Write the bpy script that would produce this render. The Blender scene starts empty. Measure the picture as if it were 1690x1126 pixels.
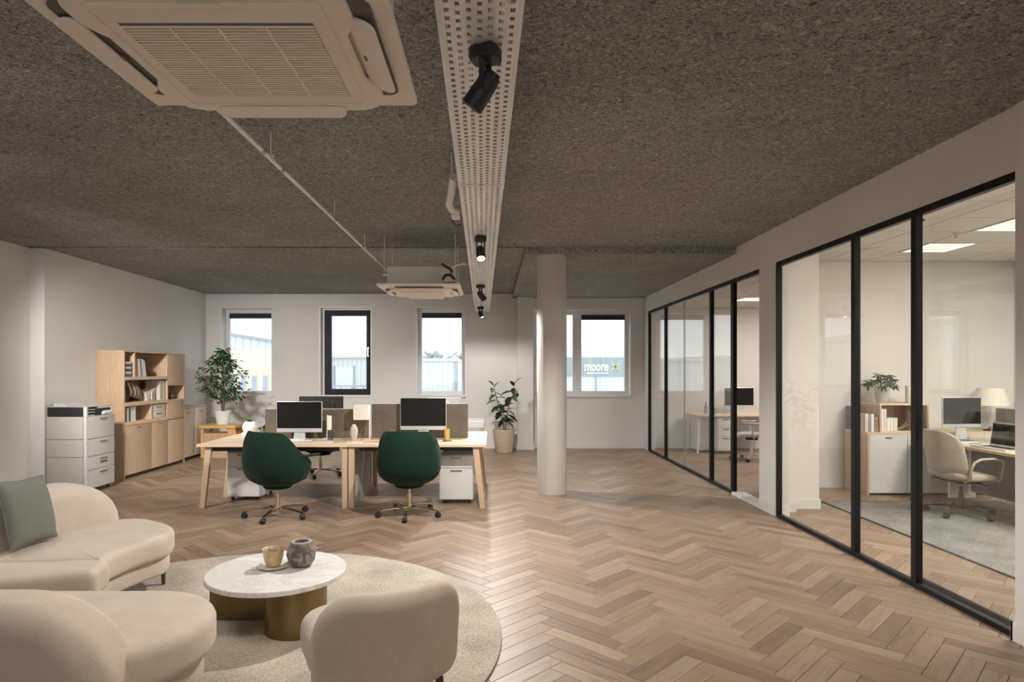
import bpy, bmesh, math, random
from math import sin, cos, pi, radians, sqrt, atan2
from mathutils import Vector, Matrix
random.seed(7)
SC = bpy.context.scene
COL = SC.collection

# ------------------------------------------------------------------ camera, world, lights, exposure
cam_d = bpy.data.cameras.new('camera'); cam = bpy.data.objects.new('camera', cam_d); COL.objects.link(cam)
cam.location = (0, 0, 1.6); cam.rotation_euler = (pi/2, 0, 0)
cam_d.sensor_width = 36; cam_d.lens = 36*1050/1690
cam_d.shift_x = (845-812)/1690; cam_d.shift_y = (612-563)/1690
cam_d.clip_start = .05; cam_d.clip_end = 300
SC.camera = cam
SC.view_settings.view_transform = 'Standard'; SC.view_settings.look = 'None'
SC.view_settings.exposure = 0.12; SC.view_settings.gamma = 1.0; SC.view_settings.use_curve_mapping = False
world = bpy.data.worlds.new('overcast_sky'); SC.world = world; world.use_nodes = True
wbg = world.node_tree.nodes['Background']
wbg.inputs[0].default_value = (.93, .975, 1.0, 1); wbg.inputs[1].default_value = 1.65

def area(name, loc, rot, sx, sy, power, color=(1, 1, 1), portal=False):
    l = bpy.data.lights.new(name, 'AREA'); l.shape = 'RECTANGLE'; l.size = sx; l.size_y = sy
    l.energy = power; l.color = color
    if portal: l.cycles.is_portal = True
    o = bpy.data.objects.new(name, l); COL.objects.link(o); o.location = loc; o.rotation_euler = rot
    return o
WARM = (1, .90, .79); SOFT = (1, .975, .945)
# unseen fill panels added over and behind the camera
for lx in (-4.2, -1.6, 1.4):
    for ly, pw in ((-4.4, 6), (-2.0, 3), (1.2, 5)):
        area('ceiling_fill_panel', (lx, ly, 3.12), (0, 0, 0), 1.2, .6, pw, SOFT)
# unseen fill panels added past the left edge of the frame
for lx, ly, pw in ((-2.7, 2.9, 18), (-3.7, 4.2, 20)):
    area('ceiling_fill_panel', (lx, ly, 3.12), (radians(8), 0, 0), .6, .9, pw, SOFT)
for (lx, ly), tg, pw in (((-4.45, 5.6), (-4.75, 10.4, .95), 600), ((-4.3, 5.5), (-3.5, 10.8, .7), 560), ((-4.2, 5.3), (-2.9, 7.6, 0), 260)):  # added fill spots, out of view, brightening the left wall and desks
    l = bpy.data.lights.new('left_fill_spot', 'SPOT'); l.energy = pw; l.color = SOFT; l.spot_size = radians(66); l.spot_blend = 1; l.shadow_soft_size = .15
    o = bpy.data.objects.new('left_fill_spot', l); COL.objects.link(o); o.location = (lx, ly, 3.0)
    o.rotation_euler = (Vector(tg)-o.location).to_track_quat('-Z', 'Y').to_euler()
area('rear_fill_light', (-1.4, -8.9, 1.7), (pi/2, 0, 0), 8.4, 2.4, 45, (1, .97, .93))  # added fill light at the rear opening, out of view
# unseen fill lamps added to brighten the two glazed offices
area('office_fill_panel', (5.7, 4.6, 3.06), (0, 0, 0), 1.2, 1.2, 165, (1, .955, .89))
area('office_fill_panel', (6.2, 6.2, 3.06), (0, 0, 0), .6, .6, 45, (1, .955, .89))
area('office_fill_panel', (5.7, 11.0, 2.88), (0, 0, 0), 1.2, 1.2, 75, (1, .955, .89))
for (wx, ww) in ((-5.05, 1.0), (-3.0, 1.0), (-1.05, 1.0), (1.85, 2.0)):
    area('window_portal', (wx, 13.32, 1.97), (-pi/2, 0, 0), ww, 1.75, 1, portal=True)

# ------------------------------------------------------------------ materials
def newmat(name):
    m = bpy.data.materials.new(name); m.use_nodes = True
    nt = m.node_tree; b = nt.nodes['Principled BSDF']
    return m, nt, b
def N(nt, t, **kw):
    n = nt.nodes.new(t)
    for k, v in kw.items():
        if hasattr(n, k): setattr(n, k, v)
        else: n.inputs[k].default_value = v
    return n
def rgba(c): return (c[0], c[1], c[2], 1)
def coord(nt, scale=(1, 1, 1), kind='Object'):
    tc = N(nt, 'ShaderNodeTexCoord'); mp = N(nt, 'ShaderNodeMapping')
    mp.inputs['Scale'].default_value = scale
    nt.links.new(tc.outputs[kind], mp.inputs['Vector'])
    return mp.outputs['Vector']
def ramp(nt, fac, stops):
    r = N(nt, 'ShaderNodeValToRGB')
    e = r.color_ramp.elements
    while len(e) < len(stops): e.new(.5)
    for el, (p, c) in zip(e, stops): el.position = p; el.color = rgba(c)
    nt.links.new(fac, r.inputs[0]); return r.outputs[0]
def bump(nt, b, h, strength, dist):
    bp = N(nt, 'ShaderNodeBump', Strength=strength, Distance=dist)
    nt.links.new(h, bp.inputs['Height']); nt.links.new(bp.outputs[0], b.inputs['Normal'])
def plain(name, c, rough=.5, metal=0, spec=.5, noise=0.0, nscale=8, emis=None, estr=0):
    m, nt, b = newmat(name)
    b.inputs['Base Color'].default_value = rgba(c); b.inputs['Roughness'].default_value = rough
    b.inputs['Metallic'].default_value = metal; b.inputs['Specular IOR Level'].default_value = spec
    if noise:
        n = N(nt, 'ShaderNodeTexNoise', Scale=nscale, Detail=4); nt.links.new(coord(nt), n.inputs['Vector'])
        lo = [x*(1-noise) for x in c]; hi = [min(1, x*(1+noise)) for x in c]
        nt.links.new(ramp(nt, n.outputs['Fac'], [(.3, lo), (.7, hi)]), b.inputs['Base Color'])
    if emis:
        b.inputs['Emission Color'].default_value = rgba(emis); b.inputs['Emission Strength'].default_value = estr
    return m
def paint(name, c, rough=.6):
    m, nt, b = newmat(name); v = coord(nt)
    n = N(nt, 'ShaderNodeTexNoise', Scale=1.3, Detail=3); nt.links.new(v, n.inputs['Vector'])
    nt.links.new(ramp(nt, n.outputs['Fac'], [(.3, [x*.965 for x in c]), (.7, [x*1.03 for x in c])]), b.inputs['Base Color'])
    f = N(nt, 'ShaderNodeTexNoise', Scale=180, Detail=2); nt.links.new(v, f.inputs['Vector'])
    bump(nt, b, f.outputs['Fac'], .06, .002)
    b.inputs['Roughness'].default_value = rough; b.inputs['Specular IOR Level'].default_value = .3
    return m
def wood(name, c0, c1, scale=(14, 14, 1.2), rough=.45):
    m, nt, b = newmat(name); v = coord(nt, scale)
    n = N(nt, 'ShaderNodeTexNoise', Scale=3, Detail=6, Roughness=.6, Distortion=.6); nt.links.new(v, n.inputs['Vector'])
    nt.links.new(ramp(nt, n.outputs['Fac'], [(.3, c0), (.68, c1)]), b.inputs['Base Color'])
    b.inputs['Roughness'].default_value = rough; b.inputs['Specular IOR Level'].default_value = .35
    bump(nt, b, n.outputs['Fac'], .05, .002)
    return m
def fabric(name, c, var=.14, scale=380, strength=.35, sheen=.15, rough=.95, big=5):
    m, nt, b = newmat(name); v = coord(nt)
    n = N(nt, 'ShaderNodeTexNoise', Scale=scale, Detail=2, Roughness=.7); nt.links.new(v, n.inputs['Vector'])
    g = N(nt, 'ShaderNodeTexNoise', Scale=big, Detail=3); nt.links.new(v, g.inputs['Vector'])
    mx = N(nt, 'ShaderNodeMath', operation='MULTIPLY_ADD'); mx.inputs[1].default_value = .6
    nt.links.new(n.outputs['Fac'], mx.inputs[0])
    ml = N(nt, 'ShaderNodeMath', operation='MULTIPLY'); ml.inputs[1].default_value = .4
    nt.links.new(g.outputs['Fac'], ml.inputs[0]); nt.links.new(ml.outputs[0], mx.inputs[2])
    nt.links.new(ramp(nt, mx.outputs[0], [(.34, [x*(1-var) for x in c]), (.66, [min(1, x*(1+var)) for x in c])]), b.inputs['Base Color'])
    b.inputs['Roughness'].default_value = rough; b.inputs['Specular IOR Level'].default_value = .15
    b.inputs['Sheen Weight'].default_value = sheen
    bump(nt, b, n.outputs['Fac'], strength, .003)
    return m
def glass(name, tint=(.965, .98, .975), refl=1.0):
    m = bpy.data.materials.new(name); m.use_nodes = True; nt = m.node_tree
    nt.nodes.remove(nt.nodes['Principled BSDF']); out = nt.nodes['Material Output']
    t = N(nt, 'ShaderNodeBsdfTransparent'); t.inputs[0].default_value = rgba(tint)
    g = N(nt, 'ShaderNodeBsdfGlossy'); g.inputs['Roughness'].default_value = 0; g.inputs[0].default_value = rgba((refl,)*3)
    ge = N(nt, 'ShaderNodeNewGeometry'); dt = N(nt, 'ShaderNodeVectorMath', operation='DOT_PRODUCT')
    nt.links.new(ge.outputs['Normal'], dt.inputs[0]); nt.links.new(ge.outputs['Incoming'], dt.inputs[1])
    ab = N(nt, 'ShaderNodeMath', operation='ABSOLUTE'); nt.links.new(dt.outputs['Value'], ab.inputs[0])
    iv = N(nt, 'ShaderNodeMath', operation='SUBTRACT'); iv.inputs[0].default_value = 1; nt.links.new(ab.outputs[0], iv.inputs[1])
    pw = N(nt, 'ShaderNodeMath', operation='POWER'); pw.inputs[1].default_value = 5; nt.links.new(iv.outputs[0], pw.inputs[0])
    f = N(nt, 'ShaderNodeMath', operation='MULTIPLY_ADD'); f.inputs[1].default_value = .70; f.inputs[2].default_value = .03
    nt.links.new(pw.outputs[0], f.inputs[0]); mx = N(nt, 'ShaderNodeMixShader')
    nt.links.new(f.outputs[0], mx.inputs[0]); nt.links.new(t.outputs[0], mx.inputs[1]); nt.links.new(g.outputs[0], mx.inputs[2])
    nt.links.new(mx.outputs[0], out.inputs['Surface'])
    return m
def parquet(name, single):
    m, nt, b = newmat(name)
    uv = N(nt, 'ShaderNodeUVMap', uv_map='grain')
    if single:
        oi = N(nt, 'ShaderNodeObjectInfo'); rnd = oi.outputs['Random']
    else:
        at = N(nt, 'ShaderNodeAttribute', attribute_name='tone'); rnd = at.outputs['Fac']
    ml = N(nt, 'ShaderNodeMath', operation='MULTIPLY'); ml.inputs[1].default_value = 91.7; nt.links.new(rnd, ml.inputs[0])
    cb = N(nt, 'ShaderNodeCombineXYZ'); nt.links.new(ml.outputs[0], cb.inputs[0]); nt.links.new(ml.outputs[0], cb.inputs[2])
    ad = N(nt, 'ShaderNodeVectorMath', operation='ADD'); nt.links.new(uv.outputs[0], ad.inputs[0]); nt.links.new(cb.outputs[0], ad.inputs[1])
    mp = N(nt, 'ShaderNodeMapping'); mp.inputs['Scale'].default_value = (2.2, 26, 1); nt.links.new(ad.outputs[0], mp.inputs['Vector'])
    n = N(nt, 'ShaderNodeTexNoise', Scale=1.6, Detail=7, Roughness=.62, Distortion=1.1); nt.links.new(mp.outputs[0], n.inputs['Vector'])
    base = ramp(nt, rnd, PARQ)
    dark = ramp(nt, n.outputs['Fac'], [(.28, (.60, .58, .56)), (.5, (.97, .96, .95)), (.75, (1.12, 1.1, 1.06))])
    mu = N(nt, 'ShaderNodeMix', data_type='RGBA', blend_type='MULTIPLY'); mu.inputs[0].default_value = 1
    nt.links.new(base, mu.inputs[6]); nt.links.new(dark, mu.inputs[7])
    # grey mineral stains, a few planks only
    mp2 = N(nt, 'ShaderNodeMapping'); mp2.inputs['Scale'].default_value = (3.5, 9, 1); nt.links.new(ad.outputs[0], mp2.inputs['Vector'])
    s = N(nt, 'ShaderNodeTexNoise', Scale=1, Detail=3); nt.links.new(mp2.outputs[0], s.inputs['Vector'])
    st = ramp(nt, s.outputs['Fac'], [(.66, (0, 0, 0)), (.78, (.55, .55, .55))])
    mg = N(nt, 'ShaderNodeMix', data_type='RGBA'); mg.inputs[7].default_value = (.13, .10, .085, 1)
    nt.links.new(st, mg.inputs[0]); nt.links.new(mu.outputs[2], mg.inputs[6])
    nt.links.new(mg.outputs[2], b.inputs['Base Color'])
    rr = N(nt, 'ShaderNodeMapRange'); rr.inputs[3].default_value = .34; rr.inputs[4].default_value = .50
    nt.links.new(n.outputs['Fac'], rr.inputs[0]); nt.links.new(rr.outputs[0], b.inputs['Roughness'])
    b.inputs['Specular IOR Level'].default_value = .55
    bump(nt, b, n.outputs['Fac'], .10, .0015)
    return m
PARQ = [(0, (.215, .140, .092)), (.25, (.275, .182, .120)), (.6, (.310, .211, .143)), (.85, (.325, .230, .165)), (1, (.375, .262, .178))]
def fibre_ceiling(name):
    m, nt, b = newmat(name); v = coord(nt)
    w = N(nt, 'ShaderNodeTexNoise', Scale=24, Detail=2); nt.links.new(v, w.inputs['Vector'])
    ad = N(nt, 'ShaderNodeMix', data_type='VECTOR'); ad.inputs[0].default_value = .06
    nt.links.new(v, ad.inputs[4]); nt.links.new(w.outputs['Color'], ad.inputs[5])
    sm = N(nt, 'ShaderNodeMapping'); sm.inputs['Scale'].default_value = (.72, 1.25, 1); nt.links.new(ad.outputs[1], sm.inputs['Vector'])
    a = N(nt, 'ShaderNodeTexNoise', Scale=30, Detail=4, Roughness=.66, Distortion=2.8); nt.links.new(sm.outputs[0], a.inputs['Vector'])
    g = N(nt, 'ShaderNodeTexNoise', Scale=1.1, Detail=4); nt.links.new(v, g.inputs['Vector'])
    c1 = ramp(nt, a.outputs['Fac'], [(.34, (.080, .077, .071)), (.46, (.25, .246, .228)), (.56, (.41, .40, .375)), (.70, (.67, .65, .61))])
    c2 = ramp(nt, g.outputs['Fac'], [(.3, (.88, .87, .86)), (.7, (1.08, 1.08, 1.08))])
    mu = N(nt, 'ShaderNodeMix', data_type='RGBA', blend_type='MULTIPLY'); mu.inputs[0].default_value = 1
    nt.links.new(c1, mu.inputs[6]); nt.links.new(c2, mu.inputs[7]); nt.links.new(mu.outputs[2], b.inputs['Base Color'])
    b.inputs['Roughness'].default_value = .95; b.inputs['Specular IOR Level'].default_value = .1
    bump(nt, b, a.outputs['Fac'], .8, .012)
    return m
def marble(name):
    m, nt, b = newmat(name); v = coord(nt, (1.4, 3.2, 1))
    n = N(nt, 'ShaderNodeTexNoise', Scale=2.2, Detail=8, Roughness=.6, Distortion=1.6); nt.links.new(v, n.inputs['Vector'])
    nt.links.new(ramp(nt, n.outputs['Fac'], [(.36, (.72, .67, .61)), (.46, (.80, .765, .72)), (.5, (.69, .63, .56)), (.54, (.81, .78, .74)), (.7, (.84, .81, .77))]), b.inputs['Base Color'])
    b.inputs['Roughness'].default_value = .12
    return m
def stone(name):
    m, nt, b = newmat(name); v = coord(nt)
    n = N(nt, 'ShaderNodeTexNoise', Scale=22, Detail=6, Roughness=.65, Distortion=.8); nt.links.new(v, n.inputs['Vector'])
    nt.links.new(ramp(nt, n.outputs['Fac'], [(.34, (.075, .058, .046)), (.5, (.165, .135, .115)), (.66, (.34, .30, .27))]), b.inputs['Base Color'])
    b.inputs['Roughness'].default_value = .8; bump(nt, b, n.outputs['Fac'], .6, .01)
    return m
def galv(name):
    m, nt, b = newmat(name); v = coord(nt, (30, 2, 30))
    n = N(nt, 'ShaderNodeTexNoise', Scale=1, Detail=4); nt.links.new(v, n.inputs['Vector'])
    nt.links.new(ramp(nt, n.outputs['Fac'], [(.3, (.68, .69, .69)), (.7, (.86, .86, .86))]), b.inputs['Base Color'])
    b.inputs['Metallic'].default_value = .2; b.inputs['Roughness'].default_value = .42
    return m

M = {}
M['wall'] = paint('wall_paint', (.72, .685, .645))
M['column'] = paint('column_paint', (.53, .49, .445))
M['white'] = plain('white_lacquer', (.64, .62, .595), .38, noise=.02)
M['printer'] = plain('printer_plastic', (.57, .535, .495), .42, noise=.02)
M['printer_warm'] = plain('printer_cream', (.50, .465, .42), .42, noise=.02)
M['trim'] = plain('white_trim', (.72, .69, .655), .4, noise=.02)
M['frame_white'] = plain('window_white', (.72, .72, .72), .35)
M['ceil'] = fibre_ceiling('wood_wool_ceiling')
M['tile'] = plain('ceiling_tile_white', (.66, .635, .60), .9, noise=.05, nscale=60)
M['grid'] = plain('tile_grid', (.55, .53, .5), .6)
M['plank'] = parquet('oak_plank_single', True)
M['planks'] = parquet('oak_plank_field', False)
M['subfloor'] = plain('dark_joint', (.05, .032, .02), .9)
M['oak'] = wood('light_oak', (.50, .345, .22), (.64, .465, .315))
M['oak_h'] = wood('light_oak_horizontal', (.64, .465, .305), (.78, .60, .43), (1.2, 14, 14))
M['oak_shaded'] = wood('oak_shadow_side', (.42, .28, .175), (.54, .38, .25))  # darker copy of light oak, shade mixed into the colour
M['yellow_wood'] = wood('honey_wood', (.56, .31, .10), (.70, .42, .16), (1.5, 12, 12))
M['black'] = plain('black_powder_coat', (.007, .007, .008), .5, spec=.25)
M['black_soft'] = plain('black_plastic', (.018, .018, .019), .5)
M['blind'] = plain('charcoal_blind', (.02, .022, .024), .7)
M['screen'] = plain('dark_screen', (.014, .012, .010), .4, spec=.12)
M['alu'] = plain('silver_aluminium', (.66, .66, .66), .35, .5)
M['chrome'] = plain('champagne_chrome', (.72, .60, .46), .2, 1)
M['steel'] = plain('grey_steel', (.4, .4, .4), .35, .8)
M['handle'] = plain('grey_handle', (.20, .19, .18), .35, .6)
M['cassette'] = plain('cassette_plastic', (.90, .82, .73), .45, noise=.02)
M['cassette_dark'] = plain('cassette_recess', (.16, .14, .12), .7)
M['cassette_body'] = plain('cassette_housing', (.60, .545, .48), .5, .1)
M['galv'] = galv('galvanised_steel')
M['sofa'] = fabric('oatmeal_boucle', (.53, .445, .365), .15, 210, .45)
M['rug'] = fabric('wool_rug', (.445, .385, .315), .40, 62, 1.0, .05, big=3)
M['rug_grey'] = fabric('grey_rug', (.22, .205, .185), .45, 55, .8, .05, big=3)
M['rug_edge'] = fabric('grey_rug_binding', (.09, .08, .07), .1, 90, .3, .05)
M['pillow'] = fabric('sage_fabric', (.155, .165, .135), .10, 420, .35, .1)
M['green'] = fabric('green_velvet', (.004, .022, .0120), .2, 420, .2, .07, .75)
M['green_dark'] = fabric('black_green_fabric', (.006, .012, .009), .2, 420, .2, .1, .85)
M['felt'] = fabric('taupe_felt', (.155, .128, .095), .28, 240, .5, .1)
M['felt_grey'] = fabric('grey_felt', (.23, .215, .20), .3, 200, .5, .1)
M['chair_beige'] = fabric('taupe_upholstery', (.42, .355, .29), .08, 420, .25, .1)
M['chair_grey'] = fabric('light_grey_mesh', (.40, .37, .34), .12, 300, .4, .1)
M['bronze'] = plain('dark_bronze', (.12, .085, .06), .3, .8)
M['brass'] = plain('brushed_brass', (.235, .165, .078), .34, .95, noise=.06, nscale=3)
M['marble'] = marble('cream_marble')
M['stone'] = stone('rough_stoneware')
M['gold_cup'] = plain('honey_glaze', (.56, .41, .235), .35, .1, noise=.22, nscale=30)
M['ceramic'] = plain('cream_ceramic', (.72, .66, .58), .35)
M['pot_white'] = plain('white_pot', (.78, .75, .71), .5)
M['pot_beige'] = plain('sand_pot', (.55, .45, .33), .7, noise=.06, nscale=20)
M['pot_grey'] = plain('grey_pot', (.50, .47, .43), .7, noise=.05, nscale=20)
M['soil'] = plain('soil', (.03, .02, .014), .95, noise=.4, nscale=60)
M['leaf'] = plain('dark_leaf', (.040, .105, .030), .42, noise=.45, nscale=14)
M['leaf2'] = plain('rubber_leaf', (.032, .075, .028), .35, noise=.4, nscale=9)
M['leaf3'] = plain('light_leaf', (.075, .135, .040), .45, noise=.4, nscale=16)
M['stem'] = plain('stem', (.16, .12, .06), .8, noise=.2, nscale=30)
M['glass'] = glass('clear_glass')
M['win_glass'] = glass('window_glass', (.97, .985, .985))
M['cup_glass'] = glass('tumbler_glass', (.85, .87, .9))
M['panel_glow'] = plain('light_diffuser', (.9, .88, .85), .5, emis=(1, .93, .82), estr=.7)
M['panel_edge'] = plain('light_border', (.9, .88, .85), .5, emis=(1, .93, .82), estr=2.2)
M['bulb'] = plain('warm_bulb', (.9, .8, .6), .4, emis=(1, .62, .28), estr=70)
M['bulb_white'] = plain('white_bulb', (.9, .9, .9), .4, emis=(1, .95, .88), estr=5)
M['paper'] = plain('white_paper', (.76, .73, .69), .7, noise=.04)
M['book_cream'] = plain('cream_book', (.62, .55, .46), .7)
M['book_brown'] = plain('brown_book', (.30, .19, .11), .7)
M['book_grey'] = plain('grey_book', (.28, .28, .29), .7)
M['book_dark'] = plain('dark_book', (.05, .045, .045), .7)
M['book_slate'] = plain('slate_binder', (.13, .14, .17), .6)
M['shade'] = plain('lamp_shade_cream', (.80, .72, .62), .8)
M['cream'] = plain('cream_cabinet', (.66, .575, .47), .45, noise=.03)
M['modesty'] = plain('grey_panel', (.30, .285, .275), .55, noise=.03)
M['sand_wall'] = plain('sandstone_render', (.86, .78, .67), .9, noise=.03, nscale=1)  # outdoor walls, cladding and panes paled in colour for haze and overexposure
M['cladding'] = plain('pale_cladding', (.80, .83, .86), .6)
M['shed'] = plain('shed_cladding', (.74, .80, .82), .6)
M['shed_dark'] = plain('shed_trim', (.42, .46, .48), .6)
M['asphalt'] = plain('pale_paving', (.62, .64, .64), .9, noise=.1, nscale=1)
M['sign_board'] = plain('slate_sign', (.38, .44, .47), .6)
M['sign_base'] = plain('pale_hoarding', (.74, .80, .83), .6)
M['sign_white'] = plain('sign_lettering', (.95, .95, .95), .6)
M['sign_gold'] = plain('sign_gold', (.62, .55, .36), .6)
M['far_pane'] = plain('far_window_pane', (.48, .53, .60), .3)
M['far_tree'] = plain('hazy_tree', (.55, .60, .58), .9, noise=.1, nscale=2)  # haze mixed into the tree colour

# ------------------------------------------------------------------ mesh builder
def rrect(x0, x1, y0, y1, r, n=6):
    rs = r if isinstance(r, (tuple, list)) else (r, r, r, r)     # corners: x1y0, x1y1, x0y1, x0y0
    out = []
    for (cx, cy, a0, rr) in ((x1, y0, -90, rs[0]), (x1, y1, 0, rs[1]), (x0, y1, 90, rs[2]), (x0, y0, 180, rs[3])):
        sx = -1 if cx == x1 else 1; sy = -1 if cy == y1 else 1
        ox, oy = cx + sx*rr, cy + sy*rr
        for k in range(n+1):
            a = radians(a0 + 90*k/n); out.append((ox + rr*cos(a), oy + rr*sin(a)))
    return out
def dense(o, step):
    out = []
    for i, p in enumerate(o):
        q = o[(i+1) % len(o)]; d = math.dist(p, q); k = max(1, int(math.ceil(d/step)))
        for j in range(k): out.append((p[0]+(q[0]-p[0])*j/k, p[1]+(q[1]-p[1])*j/k))
    return out
class MB:
    def __init__(s): s.v = []; s.f = []; s.sh = []
    def add(s, vs, fs):
        o = len(s.v); s.v += [tuple(v) for v in vs]; s.f += [tuple(o+i for i in f) for f in fs]; return s
    def box(s, x0, x1, y0, y1, z0, z1, mat=None):
        vs = [(x0,y0,z0),(x1,y0,z0),(x1,y1,z0),(x0,y1,z0),(x0,y0,z1),(x1,y0,z1),(x1,y1,z1),(x0,y1,z1)]
        if mat: vs = [tuple(mat @ Vector(v)) for v in vs]
        return s.add(vs, [(0,3,2,1),(4,5,6,7),(0,1,5,4),(1,2,6,5),(2,3,7,6),(3,0,4,7)])
    def frame(s, x0, x1, z0, z1, l, r, b, t, y0, y1):
        return s.box(x0, x0+l, y0, y1, z0, z1).box(x1-r, x1, y0, y1, z0, z1).box(x0+l, x1-r, y0, y1, z0, z0+b).box(x0+l, x1-r, y0, y1, z1-t, z1)
    def cyl(s, p0, p1, r0, r1=None, n=14):
        r1 = r0 if r1 is None else r1
        p0, p1 = Vector(p0), Vector(p1); d = (p1-p0).normalized()
        a = d.orthogonal().normalized(); b = d.cross(a)
        vs = [p0 + (a*cos(2*pi*k/n)+b*sin(2*pi*k/n))*r0 for k in range(n)] + [p1 + (a*cos(2*pi*k/n)+b*sin(2*pi*k/n))*r1 for k in range(n)]
        fs = [(k, (k+1) % n, n+(k+1) % n, n+k) for k in range(n)] + [tuple(range(n))[::-1], tuple(range(n, 2*n))]
        return s.add(vs, fs)
    def tube(s, pts, r, n=8):
        pts = [Vector(p) for p in pts]; rs = r if isinstance(r, (list, tuple)) else [r]*len(pts)
        t = (pts[1]-pts[0]).normalized(); a = t.orthogonal().normalized(); vs = []; fs = []
        for i, p in enumerate(pts):
            if i == 0: t = pts[1]-pts[0]
            elif i == len(pts)-1: t = pts[-1]-pts[-2]
            else: t = (pts[i+1]-pts[i]).normalized() + (pts[i]-pts[i-1]).normalized()
            t = t.normalized(); a = (a - t*a.dot(t)).normalized(); b = t.cross(a)
            vs += [p + (a*cos(2*pi*k/n)+b*sin(2*pi*k/n))*rs[i] for k in range(n)]
        for i in range(len(pts)-1):
            fs += [(i*n+k, i*n+(k+1) % n, (i+1)*n+(k+1) % n, (i+1)*n+k) for k in range(n)]
        L = (len(pts)-1)*n
        fs += [tuple(range(n))[::-1], tuple(range(L, L+n))]
        return s.add(vs, fs)
    def lathe(s, prof, c=(0, 0, 0), n=28):
        vs = []; fs = []
        for (r, z) in prof:
            vs += [(c[0]+max(r, 1e-4)*cos(2*pi*k/n), c[1]+max(r, 1e-4)*sin(2*pi*k/n), c[2]+z) for k in range(n)]
        for i in range(len(prof)-1):
            fs += [(i*n+k, i*n+(k+1) % n, (i+1)*n+(k+1) % n, (i+1)*n+k) for k in range(n)]
        L = (len(prof)-1)*n
        fs += [tuple(range(n))[::-1], tuple(range(L, L+n))]
        return s.add(vs, fs)
    def slab(s, o, z0, z1, r, n=4, crown=0, rings=0, f=None):
        m = len(o); nr = []
        for i in range(m):
            p, q = Vector(o[i-1]), Vector(o[(i+1) % m]); t = (q-p).normalized(); nr.append((t.y, -t.x))
        R = []
        for k in range(n+1):
            a = k/n*pi/2; R.append((r*(1-sin(a)), z0 + r*(1-cos(a))))
        for k in range(n+1):
            a = k/n*pi/2; R.append((r*(1-cos(a)), z1 - r + r*sin(a)))
        vs = []; fs = []
        rg = []
        for (ins, z) in R: rg.append([(o[i][0]-nr[i][0]*ins, o[i][1]-nr[i][1]*ins, z) for i in range(m)])
        cap0, cap1 = rg[0], rg[-1]
        if rings:
            cx = sum(p[0] for p in cap1)/m; cy = sum(p[1] for p in cap1)/m
            pre = []
            for k in range(1, rings):
                t = k/rings
                rg.append([(p[0]+(cx-p[0])*t, p[1]+(cy-p[1])*t, z1 + crown*(1-(1-t)**2)) for p in cap1])
                pre.append([(p[0]+(cx-p[0])*t, p[1]+(cy-p[1])*t, z0 - (crown*(1-(1-t)**2) if f == 'both' else 0)) for p in cap0])
            rg = pre[::-1] + rg
        for g in rg: vs += g
        if r < .03 and not rings:          # keep broad faces flat beside small rounded edges
            o0 = len(s.v)
            for q in (0, n, n+1, 2*n+1): s.sh += [(o0+q*m+k, o0+q*m+(k+1) % m) for k in range(m)]
        for i in range(len(rg)-1):
            fs += [(i*m+k, i*m+(k+1) % m, (i+1)*m+(k+1) % m, (i+1)*m+k) for k in range(m)]
        L = (len(rg)-1)*m
        fs += [tuple(range(m))[::-1], tuple(range(L, L+m))]
        return s.add(vs, fs)
    def rbox(s, x0, x1, y0, y1, z0, z1, r, n=3, cr=None):
        return s.slab(rrect(x0, x1, y0, y1, cr or r*1.02, n), z0, z1, r, n)
    def map(s, fn): s.v = [tuple(fn(*v)) for v in s.v]; return s
    def build(s, name, mat, parent=None, smooth=35, loc=None):
        me = bpy.data.meshes.new(name)
        me.from_pydata(s.v, [], s.f)
        bm = bmesh.new(); bm.from_mesh(me); bmesh.ops.recalc_face_normals(bm, faces=bm.faces[:]); bm.to_mesh(me); bm.free()
        me.materials.append(mat)
        if smooth:
            me.polygons.foreach_set('use_smooth', [True]*len(me.polygons)); me.set_sharp_from_angle(angle=radians(smooth))
            if s.sh:
                want = {(min(e), max(e)) for e in s.sh}
                for e in me.edges:
                    if (min(e.vertices), max(e.vertices)) in want: e.use_edge_sharp = True
        me.update()
        o = bpy.data.objects.new(name, me); COL.objects.link(o)
        if parent: o.parent = parent
        if loc: o.location = loc
        return o
def tag(o, label, cat, group=None):
    o['label'] = label; o['category'] = cat
    if group: o['group'] = group
    return o
def T(name, label, cat, loc=(0, 0, 0), rz=0, group=None):
    o = bpy.data.objects.new(name, None); o.empty_display_size = .1; COL.objects.link(o)
    o.location = loc; o.rotation_euler = (0, 0, rz)
    return tag(o, label, cat, group)
def ST(name, mb, mat, parent=None, smooth=35):
    o = mb.build(name, mat, parent, smooth)
    if not parent: o['kind'] = 'structure'
    return o
def dup(root, loc, rz, label=None, group=None):
    r = root.copy(); COL.objects.link(r); r.location = loc; r.rotation_euler = (0, 0, rz)
    if label: r['label'] = label
    if group: r['group'] = group
    for ch in list(root.children):
        c = ch.copy(); COL.objects.link(c); c.parent = r
        for g in list(ch.children):
            d = g.copy(); COL.objects.link(d); d.parent = c
    return r
def spot(name, loc, target, power, color, ang, parent=None, radius=.05, blend=.9):
    l = bpy.data.lights.new(name, 'SPOT'); l.energy = power; l.color = color; l.spot_size = radians(ang); l.spot_blend = blend
    l.shadow_soft_size = radius
    o = bpy.data.objects.new(name, l); COL.objects.link(o); o.location = loc
    o.rotation_euler = (Vector(target)-Vector(loc)).to_track_quat('-Z', 'Y').to_euler()
    return o

# ------------------------------------------------------------------ the setting
XR = 3.12; YB = 13.1; H = 3.18; YR = -9.0; XE = 7.15
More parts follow.
